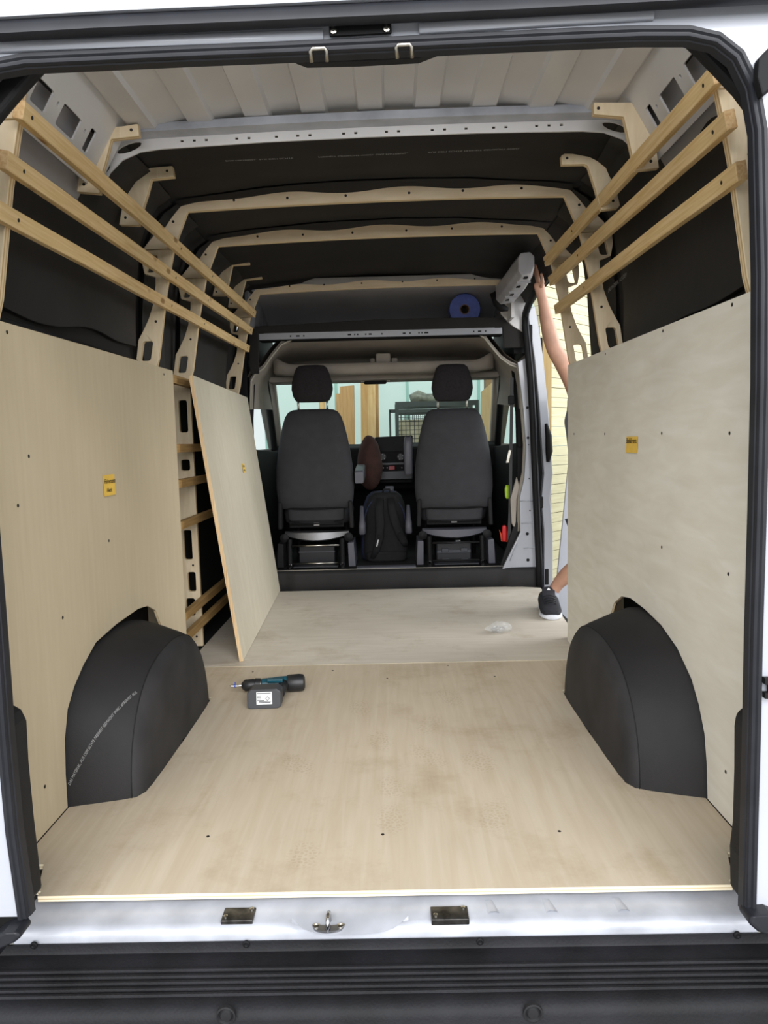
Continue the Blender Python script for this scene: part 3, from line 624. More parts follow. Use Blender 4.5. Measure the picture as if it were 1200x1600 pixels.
# dashboard
da = sroot('trim_4', (0, 6.2, 0.9), 'black dashboard with screen, dials and red button between the seats', 'dashboard')
bm = B(); prism_x(bm, [(6.70, 0.60), (6.74, 0.92), (6.40, 0.995), (6.22, 1.005), (6.12, 0.97), (6.12, 0.80), (6.20, 0.60)], -0.97, 0.97); obj('dash_body', bm, BLACKD, da, bevel=0.02, seg=3)
bm = B(); plate(bm, [trace([(586, 683), (645, 680), (645, 755), (578, 756)], 6.05)], 0.10, o=(0, 6.05, 0), **XZ); ds = obj('centre_console', bm, BLACKD, da, bevel=0.01)
bm = B(); plate(bm, [trace([(590, 685), (632, 683), (632, 704), (590, 706)], 6.045)], 0.004, o=(0, 6.044, 0), **XZ); obj('screen', bm, mat('dark_screen', (8, 8, 10), 0.5, spec=0.2), da)
for a, b in ((598, 714), (626, 714)):
    p = W(a, b, y=6.04); bm = B(); lathe(bm, p, (0, -1, 0), [(0, 0.03), (0.004, 0.03), (0.005, 0.024), (0.012, 0.022)], 20); kn = obj('dial', bm, mat('dial_grey', (48, 48, 50), 0.4), da, smooth='auto')
    for k in range(5):
        an = 2*PI*k/5+0.5; bm = B(); c_ = p+Vector((0.021*math.cos(an), -0.012, 0.021*math.sin(an))); box(bm, c_.x-0.003, c_.x+0.003, c_.y-0.002, c_.y, c_.z-0.003, c_.z+0.003); obj('dial_mark', bm, mat('pale_mark', (200, 200, 200), 0.5), kn)
bm = B(); p = W(612, 731, y=6.04); box(bm, p.x-0.026, p.x+0.026, p.y-0.006, p.y+0.008, p.z-0.017, p.z+0.017); obj('red_button', bm, mat('red_button', (170, 34, 40), 0.4), da, bevel=0.003)
for a in (599, 605, 628):
    p = W(a, 731, y=6.04); bm = B(); box(bm, p.x-0.004, p.x+0.004, p.y-0.003, p.y+0.005, p.z-0.004, p.z+0.004); obj('button', bm, mat('pale_mark', (200, 200, 200), 0.5), da)
bm = B(); plate(bm, [trace([(584, 737), (645, 735), (645, 748), (578, 750)], 6.0)], 0.06, o=(0, 5.98, 0), **XZ); obj('console_shelf', bm, mat('dash_grey', (52, 54, 60), 0.4), da, bevel=0.008)
bm = B(); plate(bm, [trace([(585, 724), (645, 722), (645, 725), (586, 727)], 6.0)], 0.02, o=(0, 6.02, 0), **XZ); obj('console_strip', bm, mat('dash_grey', (52, 54, 60), 0.4), da)
bm = B(); box(bm, -0.12, 0.10, 5.85, 6.2, 0.12, 0.55); obj('centre_tunnel', bm, BLACKD, da, bevel=0.03, seg=3)

# ---- side door opening: pillar, seals, rail, entry step
sp = sroot('trim_5', (1.0, 4.86, 0), 'white door pillar with black rubber seal beside the side door opening', 'pillar')
bm = B(); plate(bm, [trace([(809, 566), (826, 556), (832, 640), (838, 760), (844, 893), (785, 889), (813, 832), (812, 778), (819, 748), (822, 700), (818, 640)], 4.875)], 0.03, o=(0, 4.875, 0), **XZ); ip = obj('inner_pillar', bm, WHITE, sp, bevel=0.004)
for a, b, r_ in ((824, 637, 0.009), (825, 684, 0.009), (827, 748, 0.005), (828, 798, 0.005), (824, 834, 0.011), (825, 875, 0.011), (826, 695, 0.004)):
    p = W(a, b, y=4.872); bm = B(); lathe(bm, p, (0, -1, 0), [(-0.002, r_), (0.001, r_)], 12); obj('hole', bm, VOID, ip)
for (a, b) in (((813, 783), (836, 783)), ((815, 818), (838, 816)), ((818, 857), (840, 855)), ((797, 876), (808, 850))):
    bm = B(); tube(bm, [W(*a, y=4.873), W(*b, y=4.873)], 0.004, 6); obj('pressed_bead', bm, WHITE, ip, smooth=True)
bm = B(); sweep_y(bm, [W(a, b, y=4.85) for a, b in ((857, 925), (857, 830), (853, 780), (857, 740), (850, 640), (842, 560), (834, 505), (829, 480))], [(-0.03, 0.0), (0.03, 0.0), (0.03, 0.06), (-0.03, 0.06)]); obj('outer_pillar', bm, WHITE, sp, bevel=0.006)
bm = B(); box(bm, 1.085, 1.11, 4.84, 4.852, 0.01, 0.12); obj('pillar_hinge', bm, BLACKD, sp, bevel=0.004)
for (a, b, c_, d_) in ((841, 776, 849, 794), (826, 507, 832, 533)):
    p0, p1 = W(a, d_, y=4.84), W(c_, b, y=4.84); bm = B(); box(bm, p0.x, p1.x, 4.835, 4.86, p0.z, p1.z); obj('buffer', bm, BLACKD, sp, bevel=0.008, seg=3)
pts = [W(a, b, y=4.83) for a, b in ((844, 922), (842, 870), (837, 760), (833, 660), (829, 590), (824, 540), (821, 510), (821, 495))] + [Vector((0.95, 4.79, 1.84)), Vector((0.955, 4.70, 1.885)), Vector((0.965, 4.5, 1.925)), Vector((0.972, 4.1, 1.95)), Vector((0.972, 3.62, 1.955))]
bm = B(); tube(bm, pts, 0.024, 12, flat=0.8); obj('door_seal', bm, BLACKD, sp, smooth=True)
for k, off in enumerate((0.014,)):
    bm = B(); tube(bm, [p+Vector((0.012, -0.018, 0)) for p in pts[:9]], 0.006, 6); obj('seal_lip', bm, RUBBER, sp, smooth=True)
# overhead door rail
bm = B(); loft(bm, [[(0.735+dx*kx, y, 1.875+dz*kz) for dx, dz in ((0, 0.03), (0.03, 0.0), (0.11, 0.01), (0.137, 0.05), (0.137, 0.11), (0.10, 0.135), (0.02, 0.13), (0.0, 0.10))] for y, kx, kz in ((3.86, 0.62, 0.9), (4.10, 0.90, 1.0), (4.30, 1.0, 1.0), (4.66, 1.0, 1.05))]); rl = obj('door_rail', bm, RAILG, sp, bevel=0.006)
for y in (4.42, 4.28, 4.02): 
    bm = B(); box(bm, 0.755, 0.83, y-0.006, y+0.006, 1.871, 1.882); obj('rail_rib', bm, RAILG, rl)
for y in (4.52, 4.36, 4.14, 3.92):
    bm = B(); box(bm, 0.775, 0.795, y-0.018, y+0.018, 1.873, 1.8785); obj('rail_slot', bm, VOID, rl)
bm = B(); tube(bm, [(0.72, 4.70, 1.96), (0.75, 4.71, 1.90), (0.78, 4.70, 1.86), (0.82, 4.70, 1.85)], [0.02, 0.03, 0.028, 0.012], 8); obj('seal_clip', bm, BLACKD, rl, smooth=True)
bm = B(); box(bm, 1.0, 1.34, 3.62, 4.82, -0.33, -0.30); box(bm, 1.0, 1.02, 3.62, 4.82, -0.30, -0.02); obj('entry_step', bm, BLACKP, sp, bevel=0.006)

# ================================================================== WOODEN FRAMES AND SLATS
def xi(z):
    pts = [(0, 0.945), (1.33, 0.945), (1.40, 0.925), (1.67, 0.880), (1.79, 0.853), (1.90, 0.826), (2.0, 0.795)]
    for (a, b), (c, d) in zip(pts, pts[1:]):
        if z <= c: return b+(d-b)*(z-a)/(c-a)
    return pts[-1][1]
WID = [(0.0, 0.06), (0.10, 0.085), (0.16, 0.09), (1.36, 0.09), (1.475, 0.095), (1.51, 0.08), (1.56, 0.062), (1.62, 0.05), (1.70, 0.05), (1.735, 0.056), (1.75, 0.105), (1.80, 0.125), (1.838, 0.13)]
HL = [(1.385, 1.468, 0.032, 0.075)]
HU = [(1.755, 1.825, 0.062, 0.098)]
HLOW = [(1.09, 1.25, 0.02, 0.062), (0.90, 0.955, 0.02, 0.066), (0.45, 0.60, 0.03, 0.072), (0.285, 0.385, 0.02, 0.06), (0.16, 0.25, 0.03, 0.075)]
def post_plate(bm, s, y, th, top=1.845, lowh=False, zb=0.0, upper=True):
    zs = [z for z, _ in WID if zb <= z <= top]
    o_ = [(s*(xi(z)+w_), z) for z, w_ in WID if zb <= z <= top]
    i_ = [(s*xi(z), z) for z in (zb, 0.6, 1.33, 1.40, 1.55, 1.67, 1.79, top)]
    o_ = [(s*(xi(top)+0.13), top)] + o_[::-1] if top > 1.838 else o_[::-1]
    hs = []
    for (za, zc, a, b) in HL+(HU if upper else [])+(HLOW if lowh else []):
        hs.append(round_poly([(s*(xi(za)+a), za), (s*(xi(za)+b), za), (s*(xi(zc)+b), zc), (s*(xi(zc)+a), zc)], 0.012))
    plate(bm, [i_+o_]+hs, th, o=(0, y, 0), edge_index=1, **XZ)
def screws(par, pts, y):
    for (x, z) in pts:
        bm = B(); lathe(bm, (x, y, z+lean(Vector((x, y, z)))), (0, -1, 0), [(-0.002, 0.0055), (0.0004, 0.0055)], 10); obj('screw', bm, SCREW, par)
def header(bm, y, th, right_end=True, left_end=True, zc=1.992, topk=0.05, wave=0.008, ph=0.0):
    """bow under the roof with both haunches"""
    lo = []; hi = []
    n = 48
    x0, x1 = -0.775, (0.775 if right_end else 0.84)
    for k in range(n+1):
        x = x0+(x1-x0)*k/n
        lo.append((x, zc+0.012*(1-(x/0.8)**2)))
        e = abs(x)/0.78
        hi.append((x, zc+0.012*(1-(x/0.8)**2) + topk*(0.62+0.38*(1-e**6)) + wave*math.sin(x*13+ph)*(1-e**4)))
    pts = []
    # left haunch (outer going up)
    if left_end: pts += [(-(xi(1.848)), 1.848), (-(xi(1.848)+0.128), 1.848), (-0.935, 1.885), (-0.905, 1.915), (-0.885, 1.912), (-0.845, 1.965), (-0.828, 1.985), (-0.80, 2.014), (-0.785, 2.018)]
    pts += hi[1:-1]
    if right_end: pts += [(0.785, 2.018), (0.80, 2.014), (0.828, 1.985), (0.845, 1.965), (0.885, 1.912), (0.905, 1.915), (0.935, 1.885), (xi(1.848)+0.128, 1.848), (xi(1.848), 1.848)]
    else: pts += [(0.84, zc+0.028), (0.862, zc+0.014), (0.865, zc+0.001), (0.84, zc)]
    pts += lo[::-1]
    plate(bm, [pts], th, o=(0, y, 0), edge_index=1, **XZ)
TH = 0.022
bows = []
for i, (y, lab) in enumerate(((3.03, 'plywood rib frame with wavy roof bow, the first one after the white metal roof bow'), (3.55, 'plywood rib frame with roof bow at the rear edge of the side door opening'), (4.65, 'plywood rib frame with roof bow above the cab shelf, post behind the leaning board'))):
    t = thing('plywood_rib_frame', lab, 'frame', (0, y, 0), 'plywood rib frames')
    bm = B(); header(bm, y-0.004, TH, right_end=(i < 2), zc=(1.992, 1.992, 1.985)[i], topk=(0.045, 0.05, 0.042)[i], ph=i*1.3); hd = obj('roof_bow', bm, [BIRCH_H, EDGE_Y], t, tilt=True, bevel=0.0015)
    screws(hd, [(x, 2.03) for x in (-0.58, -0.36, -0.12, 0.14, 0.36, 0.6)] + [(s*0.835, 1.955) for s in ((-1, 1) if i < 2 else (-1,))] + [(s*0.86, 1.90) for s in ((-1, 1) if i < 2 else (-1,))], y-0.0045)
    for s in ((-1, 1) if i < 2 else (-1,)):
        bm = B(); post_plate(bm, s, y, TH, lowh=True); po = obj('post', bm, [BIRCH, EDGE_Y], t, tilt=True, bevel=0.0015)
        screws(po, [(s*(xi(1.55)+0.03), 1.55), (s*(xi(0.8)+0.035), 0.84), (s*(xi(0.4)+0.03), 0.42), (s*(xi(0.1)+0.03), 0.10), (s*(xi(0.05)+0.03), 0.05)], y-0.0005)
for s in (-1, 1):
    t = thing('plywood_rear_post', 'plywood post at the rear door, standing behind the board with the ' + ('two line note' if s < 0 else 'one line note'), 'post', (s*0.98, 1.80, 0), 'plywood rear posts')
    bm = B(); post_plate(bm, s, 1.80, 0.026, lowh=False); po = obj('post', bm, [BIRCH, EDGE_Y], t, tilt=True, bevel=0.0015)
    screws(po, [(s*(xi(1.55)+0.035), 1.55), (s*(xi(1.68)+0.045), 1.68)], 1.7995)
    bm = B(); plate(bm, [[(s*xi(1.83), 1.83), (s*(xi(1.83)+0.12), 1.83), (s*0.92, 1.90), (s*0.86, 1.98), (s*0.82, 2.02), (s*0.785, 2.02), (s*0.807, 1.96), (s*0.827, 1.90)]], 0.026, o=(0, 1.794, 0), edge_index=1, **XZ)
    obj('upper_post', bm, [BIRCH, EDGE_Y], t, tilt=True, bevel=0.0015)

def slat(label, s, y0, y1, z0, z1, n):
    t = thing('pine_slat', label, 'slat', (s*xi(z0), (y0+y1)/2, z0-0.03), 'pine slats along the upper walls')
    h, d = 0.044, 0.026
    bm = B()
    def sec(y, z):
        zc = z; sl = (xi(zc+0.02)-xi(zc-0.02))/0.04
        up = Vector((s*sl, 0, 1)).normalized(); inn = Vector((-up.z*s, 0, up.x*s))
        c_ = Vector((s*(xi(zc)), y, zc)) + inn*(d/2+0.0005)
        return [c_-inn*d/2-up*h/2, c_+inn*d/2-up*h/2, c_+inn*d/2+up*h/2, c_-inn*d/2+up*h/2]
    N = 24; rings = []
    for k in range(N+1):
        f = k/N; y = y0+(y1-y0)*f; wob = 0.002*noise.noise((y*2, n, 0))
        rings.append([p+Vector((0, 0, wob)) for p in sec(y, z0+(z1-z0)*f)])
    R = loft(bm, rings)
    bm.faces.ensure_lookup_table()
    bm.faces[-1].material_index = 1; bm.faces[-2].material_index = 1
    obj('batten', bm, [PINE, PINE_E], t, tilt=True, bevel=0.002)
    for yy in (1.81, 3.04, 3.56, 4.60):
        if y0 < yy < y1+0.01:
            f = (yy-y0)/(y1-y0); z = z0+(z1-z0)*f; q = sec(yy, z); c_ = (q[1]+q[2])/2; inn = (q[1]-q[0]).normalized()
            c_ = c_ + Vector((0, 0, lean(c_)))
            bm = B(); lathe(bm, c_, inn, [(-0.002, 0.005), (0.0006, 0.005)], 10); obj('screw', bm, SCREW, t)
slat('topmost pine slat on the wall that runs past the leaning board', -1, 1.77, 4.672, 1.842, 1.872, 0)
slat('middle one of three pine slats on the wall that runs past the leaning board', -1, 1.735, 4.672, 1.715, 1.765, 1)
slat('lowest of three upper pine slats on the wall that runs past the leaning board', -1, 1.70, 4.672, 1.595, 1.650, 2)
slat('topmost pine slat on the wall that ends at the side door opening', 1, 1.76, 3.572, 1.850, 1.868, 3)
slat('middle one of three pine slats on the wall that ends at the side door opening', 1, 1.745, 3.572, 1.742, 1.775, 4)
slat('lowest of three upper pine slats on the wall that ends at the side door opening', 1, 1.735, 3.572, 1.625, 1.640, 5)

brk = [
 ('plywood hook bracket before the white roof bow, on slats past the leaning board', 2.33, [(120, 299), (124, 267), (131, 235), (159, 199), (190, 197), (215, 193), (217, 212), (173, 217), (166, 245), (159, 269), (155, 302)], ((205, 203), (131, 288))),
 ('plywood hook bracket just past the white roof bow, slats past the leaning board', 2.70, [(186, 351), (191, 322), (197, 297), (222, 268), (235, 262), (269, 259), (272, 276), (236, 280), (231, 300), (224, 322), (217, 352)], ((261, 267), (196, 340))),
 ('plywood hook bracket in the longest bay, nearer the rib by the side door', 4.08, [(332, 462), (341, 426), (359, 407), (374, 403), (389, 402), (390, 413), (363, 415), (357, 444), (352, 462)], ((383, 408), (338, 456))),
 ('plywood hook bracket in the longest bay, nearer the cab', 4.45, [(356, 480), (360, 455), (364, 448), (380, 430), (394, 427), (408, 425), (409, 435), (384, 438), (378, 462), (374, 481)], ((403, 430), (361, 474))),
 ('plywood hook bracket in front of the white roof bow, slats ending at the side door', 2.30, [(928, 160), (958, 160), (987, 160), (1006, 178), (1020, 195), (1025, 228), (1030, 262), (993, 266), (988, 240), (975, 182), (928, 178)], ((935, 169), (1017, 252))),
 ('plywood hook bracket just past the white roof bow, slats ending at the side door', 2.66, [(877, 243), (882, 240), (895, 240), (921, 245), (933, 251), (947, 262), (952, 274), (962, 294), (969, 320), (966, 325), (940, 328), (936, 316), (931, 296), (919, 259), (914, 256), (878, 257)], ((886, 247), (958, 314))),
]
for lab, y, pix, sc in brk:
    p2 = trace(pix, y); cx = sum(p[0] for p in p2)/len(p2); t = thing('plywood_bracket', lab, 'bracket', (cx, y, min(p[1] for p in p2)), 'hooked plywood brackets')
    bm = B(); plate(bm, [p2], 0.024, o=(0, y, 0), edge_index=1, **XZ); obj('hook_plate', bm, [BIRCH, EDGE_Y], t, bevel=0.002)
    for q in sc:
        p = W(*q, y=y); bm = B(); lathe(bm, p, (0, -1, 0), [(-0.002, 0.005), (0.0006, 0.005)], 10); obj('screw', bm, SCREW, t)

# horizontal battens in the bay behind the leaning board
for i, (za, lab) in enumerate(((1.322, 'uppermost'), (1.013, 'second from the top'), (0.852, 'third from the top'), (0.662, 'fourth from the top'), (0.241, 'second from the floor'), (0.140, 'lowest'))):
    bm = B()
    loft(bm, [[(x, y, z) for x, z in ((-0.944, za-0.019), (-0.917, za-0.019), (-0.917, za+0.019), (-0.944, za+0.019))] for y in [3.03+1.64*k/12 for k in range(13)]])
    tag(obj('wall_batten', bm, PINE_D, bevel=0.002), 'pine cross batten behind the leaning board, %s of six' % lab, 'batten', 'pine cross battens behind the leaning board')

# ================================================================== WALL BOARDS, LEANING BOARD, NOTES
def board(name, label, s, y0, y1, ztop0, ztop1, hole, matl):
    t = thing(name, label, 'panel', (s*0.911, (y0+y1)/2, 0), 'plywood wall boards')
    ol = [(y0, 0.002)] + hole + [(y1, 0.002), (y1, ztop1), (y0, ztop0)]
    bm = B(); plate(bm, [ol], s*0.010, o=(s*0.906, 0, 0), edge_index=1, **YZ); obj('sheet', bm, [matl, EDGE_X], t, bevel=0.001)
    return t
def scr_wall(t, s, pix):
    for a, b in pix:
        p = W(a, b, x=s*0.906); bm = B(); lathe(bm, p, (-s, 0, 0), [(-0.001, 0.0055), (0.0006, 0.005), (0.0003, 0.002)], 10); obj('screw', bm, SCREW, t)
hl_ = [(1.930, 0.002), (1.932, 0.10), (1.942, 0.20), (1.970, 0.275), (2.02, 0.325), (2.09, 0.368), (2.19, 0.410), (2.36, 0.424), (2.57, 0.427), (2.67, 0.415), (2.76, 0.375), (2.83, 0.28), (2.86, 0.15), (2.87, 0.002)]
hr_ = [(1.912, 0.002), (1.922, 0.10), (1.94, 0.18), (1.98, 0.25), (2.03, 0.305), (2.14, 0.368), (2.27, 0.405), (2.42, 0.422), (2.57, 0.428), (2.67, 0.412), (2.76, 0.365), (2.83, 0.27), (2.86, 0.15), (2.87, 0.002)]
bl = board('plywood_wall_board', 'warm toned plywood wall board with the two line yellow note, cut round the lettered wheel arch', -1, 1.64, 3.15, 1.335, 1.352, hl_, PLY_L)
scr_wall(bl, -1, ((11, 519), (256, 585), (170, 845), (98, 965), (70, 1229), (45, 713), (28, 790)))
brd = board('plywood_wall_board', 'pale greyish plywood wall board with the one line yellow note, ending at the side door', 1, 1.66, 3.495, 1.355, 1.368, hr_, PLY_R)
scr_wall(brd, 1, ((1036, 517), (946, 553), (1144, 476), (1034, 855), (1138, 897), (1034, 677), (945, 678), (1140, 677), (897, 678), (1134, 1206)))
# leaning board
lo_ = Vector((-0.68, 3.27, 0.0)); lu = Vector((-0.075, 1.62, 0)); LL = lu.length; lu.normalize()
lv = Vector((-0.172, 0, 1.34)); lv = (lv-lu*lv.dot(lu)); LH = lv.length; lv.normalize(); ln = lu.cross(lv).normalized()
if ln.x > 0: ln = -ln
lo_ += Vector((0, 0, 0.0025))
t = thing('leaning_board', 'loose plywood board leaning against the slatted wall, small note on it', 'panel', (-0.70, 4.1, 0))
EDGE_L = wood('leaning_board_edge', (198, 160, 116), (232, 208, 168), (60, 60, 1.0), 6, 0.1)
bm = B(); plate(bm, [[(0, 0), (LL, 0), (LL, LH), (0, LH)]], 0.018, o=lo_, u=lu, v=lv, n=ln, edge_index=1); obj('sheet', bm, [PLY_B, EDGE_L], t, bevel=0.001)
def plane_hit(px, py, p0, n_):
    r = ray(px, py); return CAM + r*((p0-CAM).dot(n_)/r.dot(n_))
# sticky notes
def note(label, o, u, v, n_, w_, h_, lines, size):
    t = thing('sticky_note', label, 'note', o)
    bm = B(); cs = []
    for j in range(4):
        row = []
        for i in range(4):
            row.append(Vector(o)+Vector(u)*w_*(i/3)+Vector(v)*h_*(j/3)+Vector(n_)*(0.0008+0.002*(1-j/3)**2))
        cs.append(row)
    loft(bm, cs, closed=False, cap=False); loft(bm, [[p+Vector(n_)*0.0004 for p in r] for r in cs], closed=False, cap=False); obj('paper', bm, YELL, t)
    bm = B()
    for k, (tx, off) in enumerate(lines):
        text_mesh(bm, tx, size, Vector(o)+Vector(u)*w_*off+Vector(v)*(h_*0.60-k*h_*0.42), u, v, n_, 0.0038, shear=0.25, thick=size*0.012)
    obj('handwriting', bm, INK, t)
p0 = W(160, 777, x=-0.906); p1 = W(181, 748, x=-0.906)
note('yellow sticky note with two handwritten lines on the warm toned board', W(162, 776, x=-0.905), (0, 1, 0), (0, 0, 1), (1, 0, 0), 0.098, 0.070, (('Fahrerseite', 0.03), ('Heck', 0.2)), 0.0205)
note('yellow sticky note with one handwritten line on the pale greyish board', W(979, 707, x=0.905), (0, -1, 0), (0, 0, 1), (-1, 0, 0), 0.118, 0.058, (('Beifahrers.', 0.04),), 0.026)
pn = plane_hit(380, 739, lo_, ln)
note('small ochre sticky note on the leaning board', pn-ln*0.0005, lu, lv, -ln, 0.085, 0.055, (('Fahrers.', 0.05), ('vorne', 0.2)), 0.021)

# ================================================================== WHEEL ARCHES
def arch(label, s, outer, inner, txt=False):
    t = thing('wheel_arch', label, 'wheel arch', (s*0.81, 2.4, 0), 'foam covered wheel arches')
    N = 40
    def resample(pl):
        P = [Vector(p) for p in pl]; d = [0]
        for a, b in zip(P, P[1:]): d.append(d[-1]+(b-a).length)
        out = []
        for k in range(N+1):
            q = d[-1]*k/N; i = 0
            while i < len(P)-2 and d[i+1] < q: i += 1
            f = (q-d[i])/max(1e-9, d[i+1]-d[i]); out.append(P[i].lerp(P[i+1], f))
        for _ in range(3): out = [out[0]]+[(out[i-1]+out[i]*2+out[i+1])/4 for i in range(1, N)]+[out[-1]]
        return out
    O, I = resample(outer), resample(inner)
    ctr = Vector((2.38, 0.0))
    def row(f, x, sc=1.0):
        return [(s*x, (a.lerp(b, f)).x, (a.lerp(b, f)).y) for a, b in zip(O, I)]
    bm = B(); loft(bm, [row(0, 0.93), row(0, 0.905), row(0.3, 0.84), row(0.72, 0.765), row(0.9, 0.742)], closed=False, cap=False); obj('top_cover', bm, FOAM_A, t, smooth=True)
    # inner face, rounded over and slightly inset past the seam
    def inr(sc, x):
        out = []
        for p in I:
            out.append((s*x, ctr.x+(p.x-ctr.x)*sc, p.y*(sc if p.y > 0.02 else 1)))
        return out
    base = row(0.9, 0.742)
    rows = [base, [(s*0.7405, q[1], q[2]-0.0015) for q in base], inr(0.985, 0.727), inr(0.93, 0.714), inr(0.80, 0.708), inr(0.5, 0.706), inr(0.02, 0.706)]
    bm = B(); loft(bm, rows, closed=False, cap=False); obj('side_cover', bm, FOAM_S, t, smooth=True)
    bm = B(); tube(bm, [(s*0.7405, q[1], q[2]+0.0005) for q in base], 0.0016, 6); obj('seam', bm, BLACKP, t, smooth=True)
    if txt:
        a = Vector((s*0.908, 1.933, 0.045)); b = W(213, 1117, x=-0.76)
        # the printed line climbs over the cover: lay it on the sloping strip
        dirv = Vector(); 
        tm = B(); text_mesh(tm, 'DAS MATERIAL, AUS DEM ECHTE FREIHEIT GEMACHT WIRD. #FREIHEIT AUS', 0.0175, (0, 0, 0), (1, 0, 0), (0, 1, 0), (0, 0, 1), 0)
        # bend every letter onto the cover surface: parameter u along text -> (x, arc position)
        xs = [v.co.x for v in tm.verts]; Lt = max(xs)
        XR = [(0.905, 0.0), (0.84, 0.3), (0.765, 0.72), (0.742, 0.9)]
        def surf(x, k):
            for (xa, fa), (xb, fb) in zip(XR, XR[1:]):
                if x >= xb: f = fa+(fb-fa)*(xa-x)/(xa-xb); break
            else: f = 0.9
            k = max(0, min(N-0.001, k)); i = int(k); g = k-i
            a0 = O[i].lerp(I[i], f); a1 = O[i+1].lerp(I[i+1], f); p = a0.lerp(a1, g)
            tt = (a1-a0).normalized(); return Vector((s*x, p.x, p.y)), Vector((0, -tt.y, tt.x))
        for v in tm.verts:
            f = v.co.x/Lt; h = v.co.y*0.62
            x = 0.900-0.150*f; k = 2.0+8.2*f + h*21
            x += h*0.75
            p, nn = surf(x, k); v.co = p + nn*0.0022 + Vector((0.0008, 0, 0))
        obj('lettering', tm, PRINT, t)
    return t
ow = [(1.936, -0.01), (1.940, 0.10), (1.950, 0.19), (1.98, 0.268), (2.03, 0.320), (2.10, 0.362), (2.20, 0.402), (2.34, 0.408), (2.52, 0.400), (2.66, 0.362), (2.76, 0.30), (2.82, 0.20), (2.84, 0.10), (2.845, -0.01)]
iw = [(1.985, -0.01), (1.992, 0.10), (2.04, 0.20), (2.11, 0.275), (2.20, 0.318), (2.32, 0.340), (2.45, 0.342), (2.58, 0.322), (2.67, 0.28), (2.73, 0.21), (2.78, 0.10), (2.795, -0.01)]
arch('black foam wheel arch cover with a printed line, in the warm toned board', -1, ow, iw, True)
arch('black foam wheel arch cover without print, in the pale greyish board', 1, [(1.918, -0.01), (1.928, 0.10), (1.946, 0.18), (1.99, 0.25), (2.04, 0.305), (2.14, 0.365), (2.26, 0.402), (2.40, 0.414), (2.55, 0.405), (2.66, 0.365), (2.76, 0.30), (2.82, 0.20), (2.84, 0.10), (2.845, -0.01)], iw)

